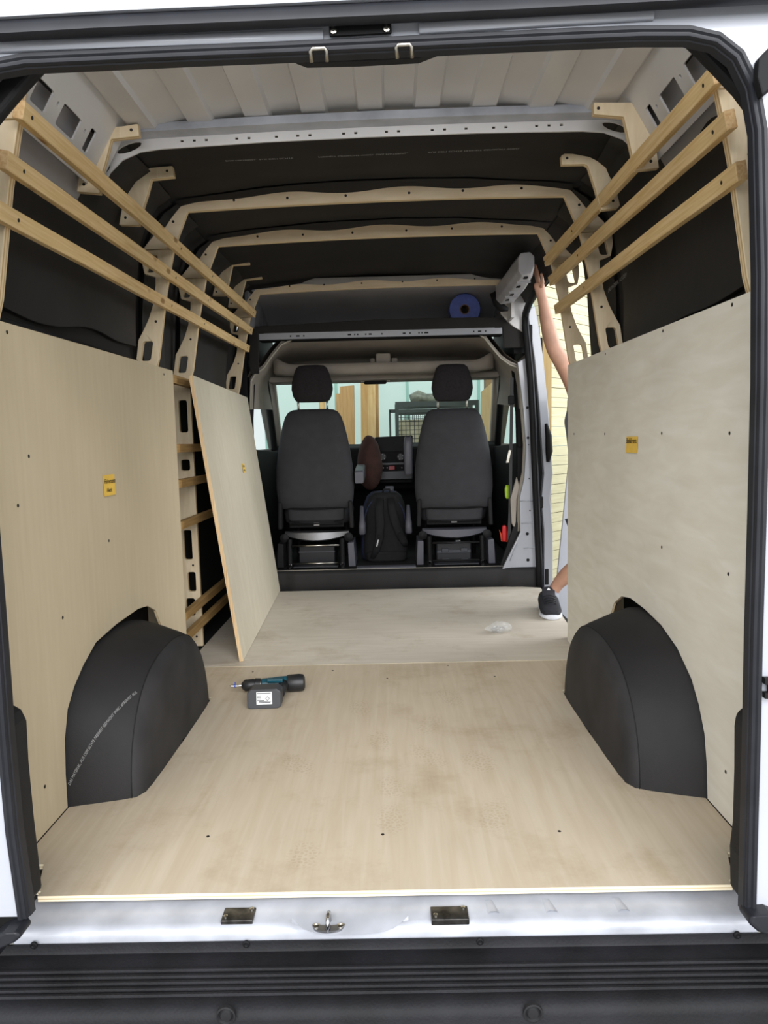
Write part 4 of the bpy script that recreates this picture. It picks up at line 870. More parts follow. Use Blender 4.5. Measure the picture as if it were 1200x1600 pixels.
# ================================================================== SEATS
def seat(label, cx, arm_side, arm_up, bar_mat, tall):
    t = thing('cab_seat', label, 'seat', (cx, 5.25, 0.118))
    dz = tall
    # backrest shell
    prof = [(0.545, 0.235, 0.045), (0.555, 0.262, 0.058), (0.60, 0.276, 0.070), (0.70, 0.285, 0.078), (0.82, 0.282, 0.08), (0.95, 0.266, 0.08), (1.06, 0.246, 0.076), (1.15, 0.225, 0.07), (1.21, 0.205, 0.06), (1.245, 0.182, 0.048), (1.262, 0.150, 0.03), (1.268, 0.10, 0.012)]
    bm = B(); loft(bm, [rr_ring(cx, 5.19+0.02*(z-0.5), z+dz, hw, hd, 3.6) for z, hw, hd in prof]); obj('backrest', bm, SEATF, t, smooth=True)
    bm = B(); tube(bm, [(cx+0.262*k/10, 5.13+0.05*(k/10)**4, 0.548+dz+0.012*(abs(k)/10)**2) for k in range(-10, 11)], 0.006, 8); obj('piping', bm, BLACKD, t, smooth=True)
    bm = B(); loft(bm, [rr_ring(cx, 5.20, z+dz, hw, 0.04, 4) for z, hw in ((0.455, 0.19), (0.47, 0.205), (0.53, 0.21), (0.55, 0.21))]); obj('back_flap', bm, SEATF, t, smooth=True)
    # headrest
    hp = [(1.318, 0.10, 0.03), (1.328, 0.122, 0.042), (1.36, 0.140, 0.052), (1.41, 0.150, 0.056), (1.46, 0.145, 0.055), (1.52, 0.128, 0.05), (1.56, 0.112, 0.042), (1.578, 0.09, 0.026), (1.583, 0.05, 0.01)]
    bm = B(); loft(bm, [rr_ring(cx, 5.20, z+dz, hw, hd, 3.2) for z, hw, hd in hp]); obj('headrest', bm, SEATH, t, smooth=True)
    for sx in (-1, 1):
        bm = B(); cyl(bm, (cx+sx*0.105, 5.20, 1.24+dz), (cx+sx*0.105, 5.20, 1.36+dz), 0.008, 10); obj('headrest_rod', bm, STEEL, t, smooth=True)
    # cushion in front of the back
    bm = B(); loft(bm, [rr_ring(cx, 5.47, z, hw, hd, 4) for z, hw, hd in ((0.42, 0.22, 0.25), (0.44, 0.25, 0.275), (0.50, 0.26, 0.285), (0.55, 0.25, 0.275), (0.565, 0.22, 0.24))]); obj('cushion', bm, SEATF, t, smooth=True)
    # mechanism: bars, curved cover, legs
    bm = B(); box(bm, cx-0.20, cx+0.20, 5.20, 5.26, 0.405, 0.45); obj('mechanism', bm, BLACKD, t)
    bm = B(); cyl(bm, (cx-0.19, 5.16, 0.435), (cx+0.19, 5.16, 0.435), 0.006); obj('cross_rod', bm, BLACKP, t, smooth=True)
    for dx in (0.0, 0.012):
        bm = B(); box(bm, cx-0.02+dx, cx+0.02+dx, 5.192, 5.199, 0.418, 0.438); obj('label_tag', bm, mat('white_tag', (225, 225, 225), 0.6), t)
        break
    bm = B(); rows = []
    for k in range(25):
        x = -0.235+0.47*k/24; e = (x/0.235)
        rows.append([(cx+x, 5.13+0.05*e*e, 0.372), (cx+x, 5.125+0.05*e*e, 0.318+0.035*e*e), (cx+x, 5.15+0.05*e*e, 0.305+0.04*e*e), (cx+x, 5.20+0.03*e*e, 0.31+0.04*e*e), (cx+x, 5.20, 0.38)])
    loft(bm, rows); obj('curved_cover', bm, bar_mat, t, smooth='auto')
    for sx in (-1, 1):
        bm = B(); cyl(bm, (cx+sx*0.19, 5.06, 0.118), (cx+sx*0.19, 5.10, 0.33), 0.018); lg = obj('leg', bm, BLACKD, t, smooth='auto')
        bm = B(); lathe(bm, (cx+sx*0.19, 5.06, 0.119), (0, 0, 1), [(0, 0.012), (0.035, 0.0185), (0.04, 0.0185)], 12); obj('foot', bm, CHROME, lg, smooth='auto')
        bm = B(); cyl(bm, (cx+sx*0.19, 5.62, 0.118), (cx+sx*0.19, 5.60, 0.42), 0.018); obj('leg', bm, BLACKD, t, smooth='auto')
        bm = B(); plate(bm, [[(cx+sx*0.235, 0.125), (cx+sx*0.285, 0.125), (cx+sx*0.275, 0.305), (cx+sx*0.232, 0.30)]], 0.30, o=(0, 5.08, 0), **XZ); obj('side_shield', bm, GREYP if not (sx*arm_side < 0 and cx < 0) else BLACKP, t, bevel=0.006)
        bm = B(); lathe(bm, (cx+sx*0.235, 5.14, 0.335), (0, -1, 0), [(-0.03, 0.03), (0.0, 0.032), (0.004, 0.02), (0.008, 0.012)], 14); obj('hinge_disc', bm, BLACKP, t, smooth='auto')
        bm = B(); bar(bm, (cx+sx*0.262, 5.17, 0.40), (cx+sx*0.255, 5.17, 0.60), (1, 0, 0), (0, 1, 0), 0.03, 0.09); obj('recliner_cover', bm, BLACKP, t, bevel=0.008)
    for z in (0.155, 0.285):
        bm = B(); cyl(bm, (cx-0.17, 5.08, z), (cx+0.17, 5.08, z), 0.008); obj('cross_rod', bm, STEEL if cx < 0 else BLACKP, t, smooth=True)
    bm = B(); box(bm, cx-0.16, cx+0.16, 5.02, 5.10, 0.132, 0.142); obj('base_plate', bm, mat('dash_grey', (52, 54, 60), 0.4), t, bevel=0.004)
    # armrest towards the aisle
    ax = cx+arm_side*0.325
    if arm_up:
        bm = B(); loft(bm, [rr_ring(ax, 5.28, z, hw, hd, 4, 20) for z, hw, hd in ((0.77, 0.026, 0.03), (0.785, 0.031, 0.04), (0.9, 0.033, 0.045), (1.00, 0.032, 0.045), (1.045, 0.028, 0.04), (1.055, 0.02, 0.03))]); obj('armrest', bm, GREYP, t, smooth=True)
    else:
        bm = B(); loft(bm, [[(ax+dx*hw, y, z0+dz_*hh) for dx, dz_ in ((-1, -0.8), (-0.8, -1), (0.8, -1), (1, -0.8), (1, 0.8), (0.8, 1), (-0.8, 1), (-1, 0.8))] for y, z0, hw, hh in ((5.14, 0.765, 0.03, 0.04), (5.15, 0.77, 0.034, 0.046), (5.3, 0.785, 0.034, 0.05), (5.5, 0.80, 0.034, 0.05), (5.52, 0.80, 0.028, 0.04))]); obj('armrest', bm, [GREYP], t, smooth='auto')
    bm = B(); loft(bm, [rr_ring(cx+arm_side*0.335, 5.22, z, hw, hd, 4, 20) for z, hw, hd in ((0.345, 0.02, 0.06), (0.355, 0.026, 0.07), (0.42, 0.026, 0.07), (0.45, 0.02, 0.05), (0.55, 0.012, 0.03))]); obj('belt_anchor', bm, GREYP, t, smooth=True)
    return t
seat('charcoal seat with shiny metal bar under the backrest, beside the leaning board', -0.517, 1, False, ALU, 0.0)
seat('charcoal seat with grey plastic bar below and armrest folded up, beside side door', 0.495, -1, True, GREYP, -0.018)
# cases stowed under the seats
bm = B(); box(bm, -0.66, -0.39, 5.22, 5.50, 0.1185, 0.26); t = thing('tool_case', 'black box stowed under the seat with the shiny metal bar', 'box', (-0.525, 5.36, 0.118)); obj('body', bm, mat('dark_case', (34, 35, 40), 0.4), t, bevel=0.008)
bm = B(); box(bm, -0.66, -0.39, 5.215, 5.225, 0.215, 0.222); obj('lid_edge', bm, GREYP, t)
bm = B(); hexa(bm, [(-0.60+a*0.05+b*0.02, 5.20+c*0.004, 0.285-a*0.03-b*0.02+d_*0.03) for d_ in (0, 1) for c in (0, 1) for a, b in ((0, 0), (0.6, 0))]); bm.free()
t = thing('tool_case', 'black case with latches stowed under the seat by the side door', 'case', (0.49, 5.36, 0.118))
bm = B(); box(bm, 0.36, 0.62, 5.20, 5.46, 0.1185, 0.275); obj('body', bm, mat('dark_case', (34, 35, 40), 0.4), t, bevel=0.01)
bm = B(); box(bm, 0.365, 0.615, 5.19, 5.205, 0.19, 0.215); obj('rim', bm, mat('case_grey', (66, 68, 74), 0.45), t, bevel=0.003)
for x in (0.40, 0.54):
    bm = B(); box(bm, x, x+0.05, 5.182, 5.20, 0.20, 0.228); obj('latch', bm, mat('case_grey', (66, 68, 74), 0.45), t, bevel=0.003)
    bm = B(); box(bm, x+0.005, x+0.055, 5.19, 5.20, 0.143, 0.150); obj('rib', bm, mat('case_grey', (66, 68, 74), 0.45), t)
for x, z, lab in ((-0.575, 0.262, 'white paper tag on the box under the seat with the metal bar'), (0.505, 0.277, 'white paper tag on the case under the seat by the side door')):
    bm = B(); bar(bm, (x, 5.225, z), (x+0.035, 5.225, z+0.002), (0, 1, 0), (0.2, 0, 1), 0.05, 0.004); tag(obj('paper_tag', bm, mat('white_tag', (225, 225, 225), 0.6)), lab, 'tag')

# ================================================================== BACKPACK, CUSHION, SMALL CAB THINGS
t = thing('backpack', 'black and navy backpack standing between the two seats', 'backpack', (-0.06, 5.25, 0.118))
NAVY = mat('navy_fabric', (38, 46, 74), 0.85, var=0.25, scale=20, bump=0.15, bscale=80); BPB = mat('black_pack_fabric', (26, 26, 29), 0.85, var=0.2, scale=20, bump=0.15, bscale=60)
bm = B()
bpp = [(0.120, 0.15, 0.09), (0.135, 0.175, 0.11), (0.2, 0.185, 0.12), (0.32, 0.182, 0.12), (0.45, 0.172, 0.115), (0.55, 0.16, 0.10), (0.61, 0.135, 0.08), (0.64, 0.10, 0.05), (0.648, 0.05, 0.02)]
loft(bm, [rr_ring(-0.015+0.02*(z-0.3), 5.30, z, hw*0.92, hd, 3) for z, hw, hd in bpp]); obj('main_bag', bm, NAVY, t, smooth=True)
bm = B(); loft(bm, [rr_ring(-0.005+0.02*(z-0.3), 5.235, z, hw*0.86, 0.07, 3) for z, hw, hd in bpp[:-1] for _ in (0,)]); obj('back_panel', bm, BPB, t, smooth=True)
bm = B(); tube(bm, [(-0.005+0.145*math.cos(a), 5.172+0.01*math.sin(a), 0.42+0.20*max(math.sin(a), -1.0)) for a in [PI*k/16 for k in range(17)]], 0.005, 8); obj('zip_piping', bm, NAVY, t, smooth=True)
for pts in ([(-0.035, 5.165, 0.60), (-0.045, 5.14, 0.52), (-0.04, 5.125, 0.42), (-0.045, 5.125, 0.32), (-0.07, 5.13, 0.22), (-0.10, 5.15, 0.15)], [(0.035, 5.165, 0.60), (0.05, 5.14, 0.50), (0.07, 5.13, 0.42), (0.10, 5.13, 0.33), (0.13, 5.14, 0.27), (0.14, 5.16, 0.24)]):
    bm = B(); tube(bm, pts, [0.026, 0.031, 0.032, 0.030, 0.026, 0.018], 12, ref=(1, 0, 0), flat=0.45); st_ = obj('shoulder_strap', bm, BPB, t, smooth=True)
    q = pts[3]; bm = B(); tube(bm, [(q[0]+0.014*math.cos(a), q[1]-0.018, q[2]+0.014*math.sin(a)) for a in [2*PI*k/12 for k in range(12)]], 0.003, 6, closed=True, ref=(0, 1, 0)); obj('ring', bm, BLACKP, st_, smooth=True)
bm = B(); bar(bm, (-0.067, 5.113, 0.245), (-0.055, 5.111, 0.295), (1, 0, 0.2), (0, 1, 0), 0.010, 0.003); obj('woven_label', bm, mat('white_tag', (225, 225, 225), 0.6), t)
bm = B(); tube(bm, [(-0.02, 5.19, 0.62), (-0.01, 5.19, 0.665), (0.03, 5.19, 0.665), (0.04, 5.19, 0.62)], 0.008, 8); obj('grab_loop', bm, BPB, t, smooth=True)
bm = B(); loft(bm, [rr_ring(0.0, 5.19, z, hw, 0.05, 3) for z, hw in ((0.125, 0.13), (0.14, 0.145), (0.185, 0.145), (0.20, 0.12))]); obj('lumbar_pad', bm, BPB, t, smooth=True)
t.location.y += 0.13; t.location.x -= 0.012; t.scale.x = 1.05
bm = B(); box(bm, -0.015, 0.06, 5.66, 5.72, 0.60, 0.665); box(bm, 0.0, 0.045, 5.67, 5.71, 0.119, 0.605); t = tag(obj('gear_lever_box', bm, GREYP, bevel=0.012, seg=3), 'grey plastic box end sticking up behind the backpack', 'console box')
bm = B(); ellipsoid(bm, (0, 0, 0), (0.10, 0.11, 0.22), 24, 18)
for v in bm.verts:
    n_ = noise.noise(v.co*9)*0.012; v.co *= 1+n_*4; v.co = Vector((-0.13+v.co.x*(1.0-0.5*v.co.z), 5.72+v.co.y, 0.855+v.co.z))
tag(obj('cushion', bm, mat('brown_fabric', (72, 46, 40), 0.85, var=0.2, scale=14, bump=0.2, bscale=50), smooth=True), 'brown rounded fabric cushion between the seats by the armrest', 'cushion')
bm = B(); loft(bm, [rr_ring(-0.07, 6.22, z, hw, hd, 3) for z, hw, hd in ((1.004, 0.10, 0.09), (1.012, 0.115, 0.10), (1.035, 0.115, 0.10), (1.055, 0.10, 0.08), (1.062, 0.07, 0.05))]); tag(obj('folded_cloth', bm, mat('pink_grey_cloth', (168, 148, 136), 0.9, var=0.15, scale=14), smooth=True), 'folded pinkish grey cloth on the dashboard', 'cloth')
# things in the overhead tray
def small(name, label, cat, bmf, m_, **k):
    bm = B(); bmf(bm); return tag(obj(name, bm, m_, **k), label, cat)
def tz_(px, py, y=5.42): return W(px, py, y=y)
p = tz_(492, 567); small('orange_tool', 'orange tool handle in the overhead tray', 'tool', lambda b: tube(b, [(p.x-0.06, 5.45, 1.583), (p.x-0.03, 5.45, 1.586), (p.x+0.06, 5.45, 1.584), (p.x+0.16, 5.45, 1.580)], [0.012, 0.022, 0.018, 0.008], 10), mat('orange_plastic', (206, 74, 22), 0.4), smooth=True)
p = tz_(642, 565); small('yellow_box', 'flat yellow thing in the overhead tray', 'box', lambda b: box(b, p.x-0.075, p.x+0.075, 5.40, 5.46, 1.571, 1.602), mat('bright_yellow', (226, 206, 40), 0.5), bevel=0.004)
def crumple(c_, r_, seed, nu=18, nv=10):
    def f(bm):
        ellipsoid(bm, (0, 0, 0), r_, nu, nv)
        for v in bm.verts:
            k = 1+0.5*noise.noise((v.co.x*22+seed, v.co.y*22, v.co.z*40)); v.co = Vector(c_)+v.co*k
    return f
PLASTIC = bpy.data.materials.new('clear_film'); PLASTIC.use_nodes = True; pb = PLASTIC.node_tree.nodes['Principled BSDF']
pb.inputs['Base Color'].default_value = (0.8, 0.82, 0.82, 1); pb.inputs['Roughness'].default_value = 0.12; pb.inputs['Transmission Weight'].default_value = 0.3; pb.inputs['Alpha'].default_value = 0.28
p = tz_(712, 559); small('cable_bundle', 'dark tangled cable bundle in the overhead tray', 'cables', crumple((p.x, 5.44, 1.600), (0.11, 0.05, 0.022), 3), mat('cable_grey', (88, 84, 82), 0.4), smooth=False)
p = W(524, 496, y=5.1); small('plastic_film', 'crumpled clear plastic film on the roof shelf beside the blue roll', 'film', crumple((p.x+0.15, 5.10, 1.832), (0.22, 0.08, 0.02), 9, 30, 10), PLASTIC, smooth=False)
# blue roll
pr_ = W(725, 478, y=5.10)
t = thing('tape_roll', 'thick blue roll with a brown core standing on the roof shelf', 'roll', (pr_.x, 5.10, 1.813))
rb = 0.108; zc = 1.813+rb
bm = B(); n_ = 40
rings = []
for (yy, rr_) in ((5.05, 0.034), (5.05, rb-0.004), (5.054, rb), (5.146, rb), (5.15, rb-0.004), (5.15, 0.034), (5.05, 0.034)):
    rings.append([(pr_.x+rr_*math.cos(2*PI*k/n_), yy, zc+rr_*math.sin(2*PI*k/n_)) for k in range(n_)])
loft(bm, rings, cap=False); obj('blue_winding', bm, mat('blue_film', (84, 102, 184), 0.45, var=0.08, scale=30), t, smooth='auto')
bm = B(); rings = []
for (yy, rr_) in ((5.048, 0.028), (5.048, 0.034), (5.152, 0.034), (5.152, 0.028), (5.048, 0.028)):
    rings.append([(pr_.x+rr_*math.cos(2*PI*k/24), yy, zc+rr_*math.sin(2*PI*k/24)) for k in range(24)])
loft(bm, rings, cap=False); obj('core', bm, mat('cardboard', (120, 92, 66), 0.8), t, smooth='auto')
# seat belt on the side door pillar, red hammer, green tag
t = thing('seat_belt', 'black seat belt with latch hanging at the white door pillar', 'seat belt', (0.84, 4.95, 0.3))
bm = B(); bpts = [W(a, b, y=4.96) for a, b in ((800, 590), (799, 660), (798, 715), (797, 800), (795, 850))]
for i in range(4): bar(bm, bpts[i], bpts[i+1], (1, 0, 0), (0, 1, 0), 0.022, 0.004)
obj('webbing', bm, mat('belt_grey', (58, 58, 60), 0.7), t)
p = W(797, 712, y=4.95); bm = B(); bar(bm, p+Vector((0, 0, 0.04)), p-Vector((0.02, 0, 0.05)), (1, 0, 0), (0, 1, 0), 0.022, 0.01); obj('latch_tongue', bm, STEEL, t, bevel=0.003)
p = W(801, 625, y=4.95); bm = B(); box(bm, p.x-0.03, p.x+0.012, 4.945, 4.965, p.z-0.03, p.z+0.03); obj('belt_guide', bm, BLACKD, t, bevel=0.006)
bm = B(); plate(bm, [trace([(786, 893), (812, 828), (807, 812), (800, 830), (778, 895)], 4.93)], 0.03, o=(0, 4.93, 0), **XZ); obj('lower_trim', bm, BLACKP, cb, bevel=0.006)
bm = B(); plate(bm, [trace([(808, 745), (812, 760), (808, 780), (806, 828), (800, 818), (798, 780)], 4.92)], 0.03, o=(0, 4.93, 0), **XZ); obj('pillar_trim_lower', bm, HEADL, cb, bevel=0.006)
p = W(788, 834, y=4.99)
t = thing('red_belt_buckle', 'red buckle with orange edge hanging low by the door pillar', 'buckle', (p.x, 4.99, p.z-0.06))
bm = B(); loft(bm, [rr_ring(p.x, 4.99, p.z+dz, hw, 0.012, 3, 14) for dz, hw in ((-0.055, 0.01), (-0.045, 0.016), (0.0, 0.018), (0.05, 0.016), (0.06, 0.010))]); obj('grip', bm, mat('red_plastic', (196, 30, 34), 0.35), t, smooth=True)
bm = B(); plate(bm, [[(p.x-0.034, p.z+0.03), (p.x-0.02, p.z-0.055), (p.x+0.02, p.z-0.06), (p.x+0.034, p.z+0.03), (p.x+0.02, p.z+0.0), (p.x-0.02, p.z+0.0)]], 0.01, o=(0, 5.0, 0), **XZ); obj('holder', bm, mat('orange_plastic', (206, 74, 22), 0.4), t)
p = W(793, 768, y=5.0); bm = B(); loft(bm, [rr_ring(p.x, 5.0, p.z+dz, hw, 0.012, 3, 14) for dz, hw in ((-0.05, 0.010), (-0.035, 0.018), (0.02, 0.02), (0.045, 0.012))]); tag(obj('green_strap', bm, mat('neon_green', (168, 206, 44), 0.5), smooth=True), 'bright yellow green strap end by the door pillar', 'strap')

# ================================================================== DRILL AND BAG OF SCREWS ON THE FLOOR
t = thing('cordless_drill', 'teal and black cordless drill lying on its side on the plywood floor', 'drill', (-0.46, 2.76, 0))
DBK = mat('drill_black', (30, 31, 33), 0.45); TEAL = mat('drill_teal', (20, 74, 88), 0.35)
ax = Vector((1, 0.10, 0)).normalized(); c0 = Vector((-0.44, 2.845, 0.037))
bm = B(); lathe(bm, c0, ax, [(-0.075, 0.020), (-0.07, 0.025), (-0.03, 0.027), (0.0, 0.030), (0.03, 0.031)], 20); obj('body', bm, TEAL, t, smooth='auto')
bm = B(); lathe(bm, c0, ax, [(0.03, 0.031), (0.036, 0.035), (0.08, 0.036), (0.098, 0.033), (0.104, 0.022)], 20); obj('motor_cap', bm, DBK, t, smooth='auto')
bm = B(); lathe(bm, c0, ax, [(-0.075, 0.022), (-0.078, 0.026), (-0.098, 0.0275), (-0.10, 0.024), (-0.105, 0.024), (-0.108, 0.0255), (-0.140, 0.024), (-0.15, 0.016), (-0.155, 0.010)], 20); ch = obj('chuck', bm, DBK, t, smooth='auto')
bm = B(); lathe(bm, c0, ax, [(-0.0765, 0.0262), (-0.0745, 0.0262)], 20); obj('torque_ring', bm, STEEL, ch)
bm = B(); lathe(bm, c0, ax, [(-0.152, 0.005), (-0.165, 0.0055), (-0.166, 0.004), (-0.178, 0.006), (-0.196, 0.006), (-0.197, 0.003), (-0.205, 0.0025)], 10); obj('bit', bm, CHROME, ch, smooth='auto')
bm = B(); lathe(bm, c0, ax, [(-0.184, 0.0066), (-0.179, 0.0066)], 10); obj('bit_ring', bm, mat('bit_blue', (40, 70, 170), 0.4), ch)
bm = B(); cyl(bm, c0-ax*0.182+Vector((0, 0.004, 0.004)), c0-ax*0.183+Vector((0, 0.008, 0.014)), 0.002, 6); obj('bit_clip', bm, mat('bit_blue', (40, 70, 170), 0.4), ch)
hdir = Vector((0.02, -1, 0)).normalized()
bm = B(); tube(bm, [c0+ax*0.02+Vector((0, -0.01, 0)), c0+ax*0.018+hdir*0.06, c0+ax*0.012+hdir*0.115], [0.024, 0.020, 0.024], 14); obj('handle', bm, DBK, t, smooth=True)
bm = B(); box(bm, -0.485, -0.42, 2.80, 2.83, 0.055, 0.070); obj('side_stripe', bm, TEAL, t, bevel=0.004)
bm = B(); pz = [(-0.066, -0.034), (-0.066, 0.024), (-0.052, 0.038), (0.048, 0.038), (0.064, 0.026), (0.064, -0.030), (0.052, -0.038), (-0.052, -0.038)]
bc = Vector((-0.472, 2.665, 0.0385))
plate(bm, [pz], 0.062, o=bc, u=Vector((1, 0.04, 0)).normalized(), v=Vector((0, 0.10, 1)).normalized(), n=(0, 1, 0)); ba = obj('battery', bm, mat('battery_grey', (62, 63, 67), 0.45), t, bevel=0.005)
bm = B(); plate(bm, [[(-0.030, -0.020), (0.030, -0.020), (0.030, 0.028), (-0.030, 0.028)]], 0.0006, o=bc-Vector((0, 0.0008, 0)), u=Vector((1, 0.04, 0)).normalized(), v=Vector((0, 0.10, 1)).normalized(), n=(0, -1, 0)); lb = obj('battery_label', bm, mat('label_white', (226, 228, 228), 0.5), ba)
bm = B()
un, vn = Vector((1, 0.04, 0)).normalized(), Vector((0, 0.10, 1)).normalized()
for k, (a0, a1, b0) in enumerate(((-0.028, 0.026, 0.0215), (-0.027, -0.012, 0.012), (-0.027, -0.012, 0.006), (-0.027, -0.013, 0.0), (-0.027, 0.0, -0.006), (-0.02, 0.027, -0.010), (-0.02, 0.024, -0.014))):
    plate(bm, [[(a0, b0), (a1, b0), (a1, b0+0.0026), (a0, b0+0.0026)]], 0.0003, o=bc-Vector((0, 0.0016, 0)), u=un, v=vn, n=(0, -1, 0))
dm = [(0.004, 0.002), (0.013, 0.011), (0.022, 0.002), (0.013, -0.007)]; di = [(0.013+(a-0.013)*0.72, 0.002+(b-0.002)*0.72) for a, b in dm]
plate(bm, [dm, di[::-1]], 0.0003, o=bc-Vector((0, 0.0016, 0)), u=un, v=vn, n=(0, -1, 0))
obj('label_print', bm, mat('label_ink', (70, 70, 72), 0.6), lb)

t = thing('screw_bag', 'small clear plastic bag of silver screws on the plywood floor', 'bag', (0.585, 3.68, 0))
bp0 = W(778, 988, z=0.0)
bm = B()
ellipsoid(bm, (0, 0, 0), (0.068, 0.045, 0.032), 26, 14)
for v in bm.verts:
    tpr = 1.0 if v.co.x > -0.01 else max(0.12, 1+(v.co.x+0.01)*13)
    k = 1+0.22*noise.noise((v.co.x*40, v.co.y*40, v.co.z*40)); c_ = Vector((v.co.x*1.05, v.co.y*tpr, v.co.z*tpr))*k
    v.co = Vector((bp0.x+c_.x, bp0.y+c_.y, max(0.0008, 0.028+c_.z-(0.012*(1-tpr)))))
obj('film', bm, PLASTIC, t)
for k in range(26):
    a = random.uniform(0, 2*PI); c_ = Vector((bp0.x+0.008+random.uniform(-0.035, 0.035), bp0.y+random.uniform(-0.024, 0.024), 0.006+random.uniform(0, 0.022)))
    d_ = Vector((math.cos(a), math.sin(a), random.uniform(-0.3, 0.3)))*0.009
    bm = B(); tube(bm, [c_-d_, c_-d_*0.8, c_-d_*0.7, c_+d_], [0.004, 0.004, 0.0018, 0.0012], 6); obj('screw', bm, CHROME, t, smooth=True)

# ================================================================== THE PERSON REACHING IN AT THE SIDE DOOR
def skin_body(name, verts, edges, radii, roots, mats, parent=None, sub=2):
    me = bpy.data.meshes.new(name); off = Vector(parent['_o']) if parent is not None else Vector(verts[roots[0]])
    me.from_pydata([Vector(v)-off for v in verts], edges, [])
    o = bpy.data.objects.new(name, me); C.objects.link(o); me.materials.append(mats)
    if parent is not None: o.parent = parent
    else: o.location = off
    o['_o'] = tuple(off)
    sk = o.modifiers.new('skin', 'SKIN'); sk.use_smooth_shade = True
    lay = me.skin_vertices[0] if me.skin_vertices else None
    if lay is None:
        bpy.context.view_layer.objects.active = o
        lay = me.skin_vertices[0]
    for i, r in enumerate(radii):
        lay.data[i].radius = r if isinstance(r, tuple) else (r, r); lay.data[i].use_root = i in roots
    s_ = o.modifiers.new('sub', 'SUBSURF'); s_.levels = sub; s_.render_levels = sub
    # bake to a plain mesh
    bpy.context.view_layer.update()
    dg = bpy.context.evaluated_depsgraph_get(); nm = bpy.data.meshes.new_from_object(o.evaluated_get(dg)); nm.name = name
    o.modifiers.clear(); o.data = nm; bpy.data.meshes.remove(me)
    for f in nm.polygons: f.use_smooth = True
    return o
V = []; E_ = []; R_ = []
def chain(start, pts):
    i = start
    for p, r in pts:
        V.append(p); R_.append(r)
        if i is not None: E_.append((i, len(V)-1))
        i = len(V)-1
    return i
chain(None, [((1.27, 4.30, 0.62), (0.15, 0.11))])
ch_ = chain(0, [((1.265, 4.29, 0.78), (0.135, 0.10)), ((1.25, 4.27, 0.95), (0.145, 0.105)), ((1.235, 4.25, 1.10), (0.15, 0.105)), ((1.225, 4.24, 1.20), (0.11, 0.085))])
chest = ch_
nk = chain(chest, [((1.25, 4.225, 1.25), 0.055), ((1.285, 4.205, 1.285), 0.052), ((1.32, 4.19, 1.33), (0.072, 0.085)), ((1.34, 4.185, 1.39), (0.078, 0.098)), ((1.355, 4.19, 1.45), (0.066, 0.082)), ((1.36, 4.195, 1.475), (0.04, 0.05))])
# reaching arm
wr_ = chain(chest, [((1.16, 4.22, 1.235), 0.068), ((1.115, 4.19, 1.33), 0.060), ((1.050, 4.165, 1.435), 0.053), ((0.992, 4.155, 1.520), 0.047), ((0.967, 4.15, 1.60), 0.048), ((0.944, 4.15, 1.70), 0.040), ((0.926, 4.15, 1.795), 0.030), ((0.915, 4.15, 1.835), (0.024, 0.029)), ((0.907, 4.15, 1.875), (0.018, 0.036)), ((0.900, 4.15, 1.905), (0.014, 0.036))])
# other arm, hanging bent
chain(chest, [((1.33, 4.25, 1.215), 0.062), ((1.40, 4.27, 1.12), 0.050), ((1.44, 4.28, 0.95), 0.043), ((1.43, 4.18, 0.84), 0.040), ((1.40, 4.04, 0.80), 0.028), ((1.385, 3.99, 0.79), (0.034, 0.018)), ((1.37, 3.95, 0.785), (0.032, 0.014))])
# leg stepping in
chain(0, [((1.195, 4.27, 0.58), 0.092), ((1.175, 4.14, 0.49), 0.082), ((1.145, 3.97, 0.385), 0.060), ((1.128, 3.945, 0.345), 0.056), ((1.095, 3.99, 0.295), 0.057), ((1.050, 4.06, 0.235), 0.052), ((1.005, 4.12, 0.165), 0.037), ((0.975, 4.15, 0.10), 0.033), ((0.962, 4.12, 0.058), (0.032, 0.030)), ((0.950, 4.05, 0.042), (0.028, 0.018))])
# standing leg
chain(0, [((1.35, 4.31, 0.58), 0.092), ((1.34, 4.31, 0.40), 0.080), ((1.315, 4.29, 0.14), 0.056), ((1.30, 4.33, -0.06), 0.054), ((1.285, 4.37, -0.20), 0.036), ((1.28, 4.35, -0.255), 0.036), ((1.27, 4.26, -0.27), (0.036, 0.024))])
roots = [0]
# fingers and thumb: own chains rooted in the palm
def finger(pts, r):
    i0 = len(V); chain(None, [(p, r*(1-0.09*k)) for k, p in enumerate(pts)]); roots.append(i0)
for yy, ln_ in ((4.122, 0.86), (4.141, 0.97), (4.160, 1.0), (4.178, 0.78)):
    finger([(0.902, yy*0.6+4.15*0.4, 1.895), (0.897, yy, 1.925), (0.891, yy, 1.925+0.030*ln_), (0.884, yy, 1.925+0.055*ln_), (0.879, yy, 1.925+0.078*ln_)], 0.0088)
finger([(0.913, 4.135, 1.865), (0.918, 4.112, 1.888), (0.912, 4.098, 1.914), (0.904, 4.092, 1.938)], 0.0105)
for k, dx in enumerate((0.0, 0.018, 0.036, 0.054)):
    finger([(1.372+dx*0.5-0.01, 3.955, 0.785), (1.352+dx*0.9, 3.925, 0.778), (1.35+dx*0.9, 3.905, 0.755), (1.352+dx*0.9, 3.905, 0.73)], 0.0088)
finger([(1.36, 3.985, 0.79), (1.34, 3.965, 0.785), (1.332, 3.94, 0.77)], 0.0105)
person = skin_body('person', V, E_, R_, roots, SKIN)
tag(person, 'person in grey shirt and black trainers reaching up in the side door', 'person')
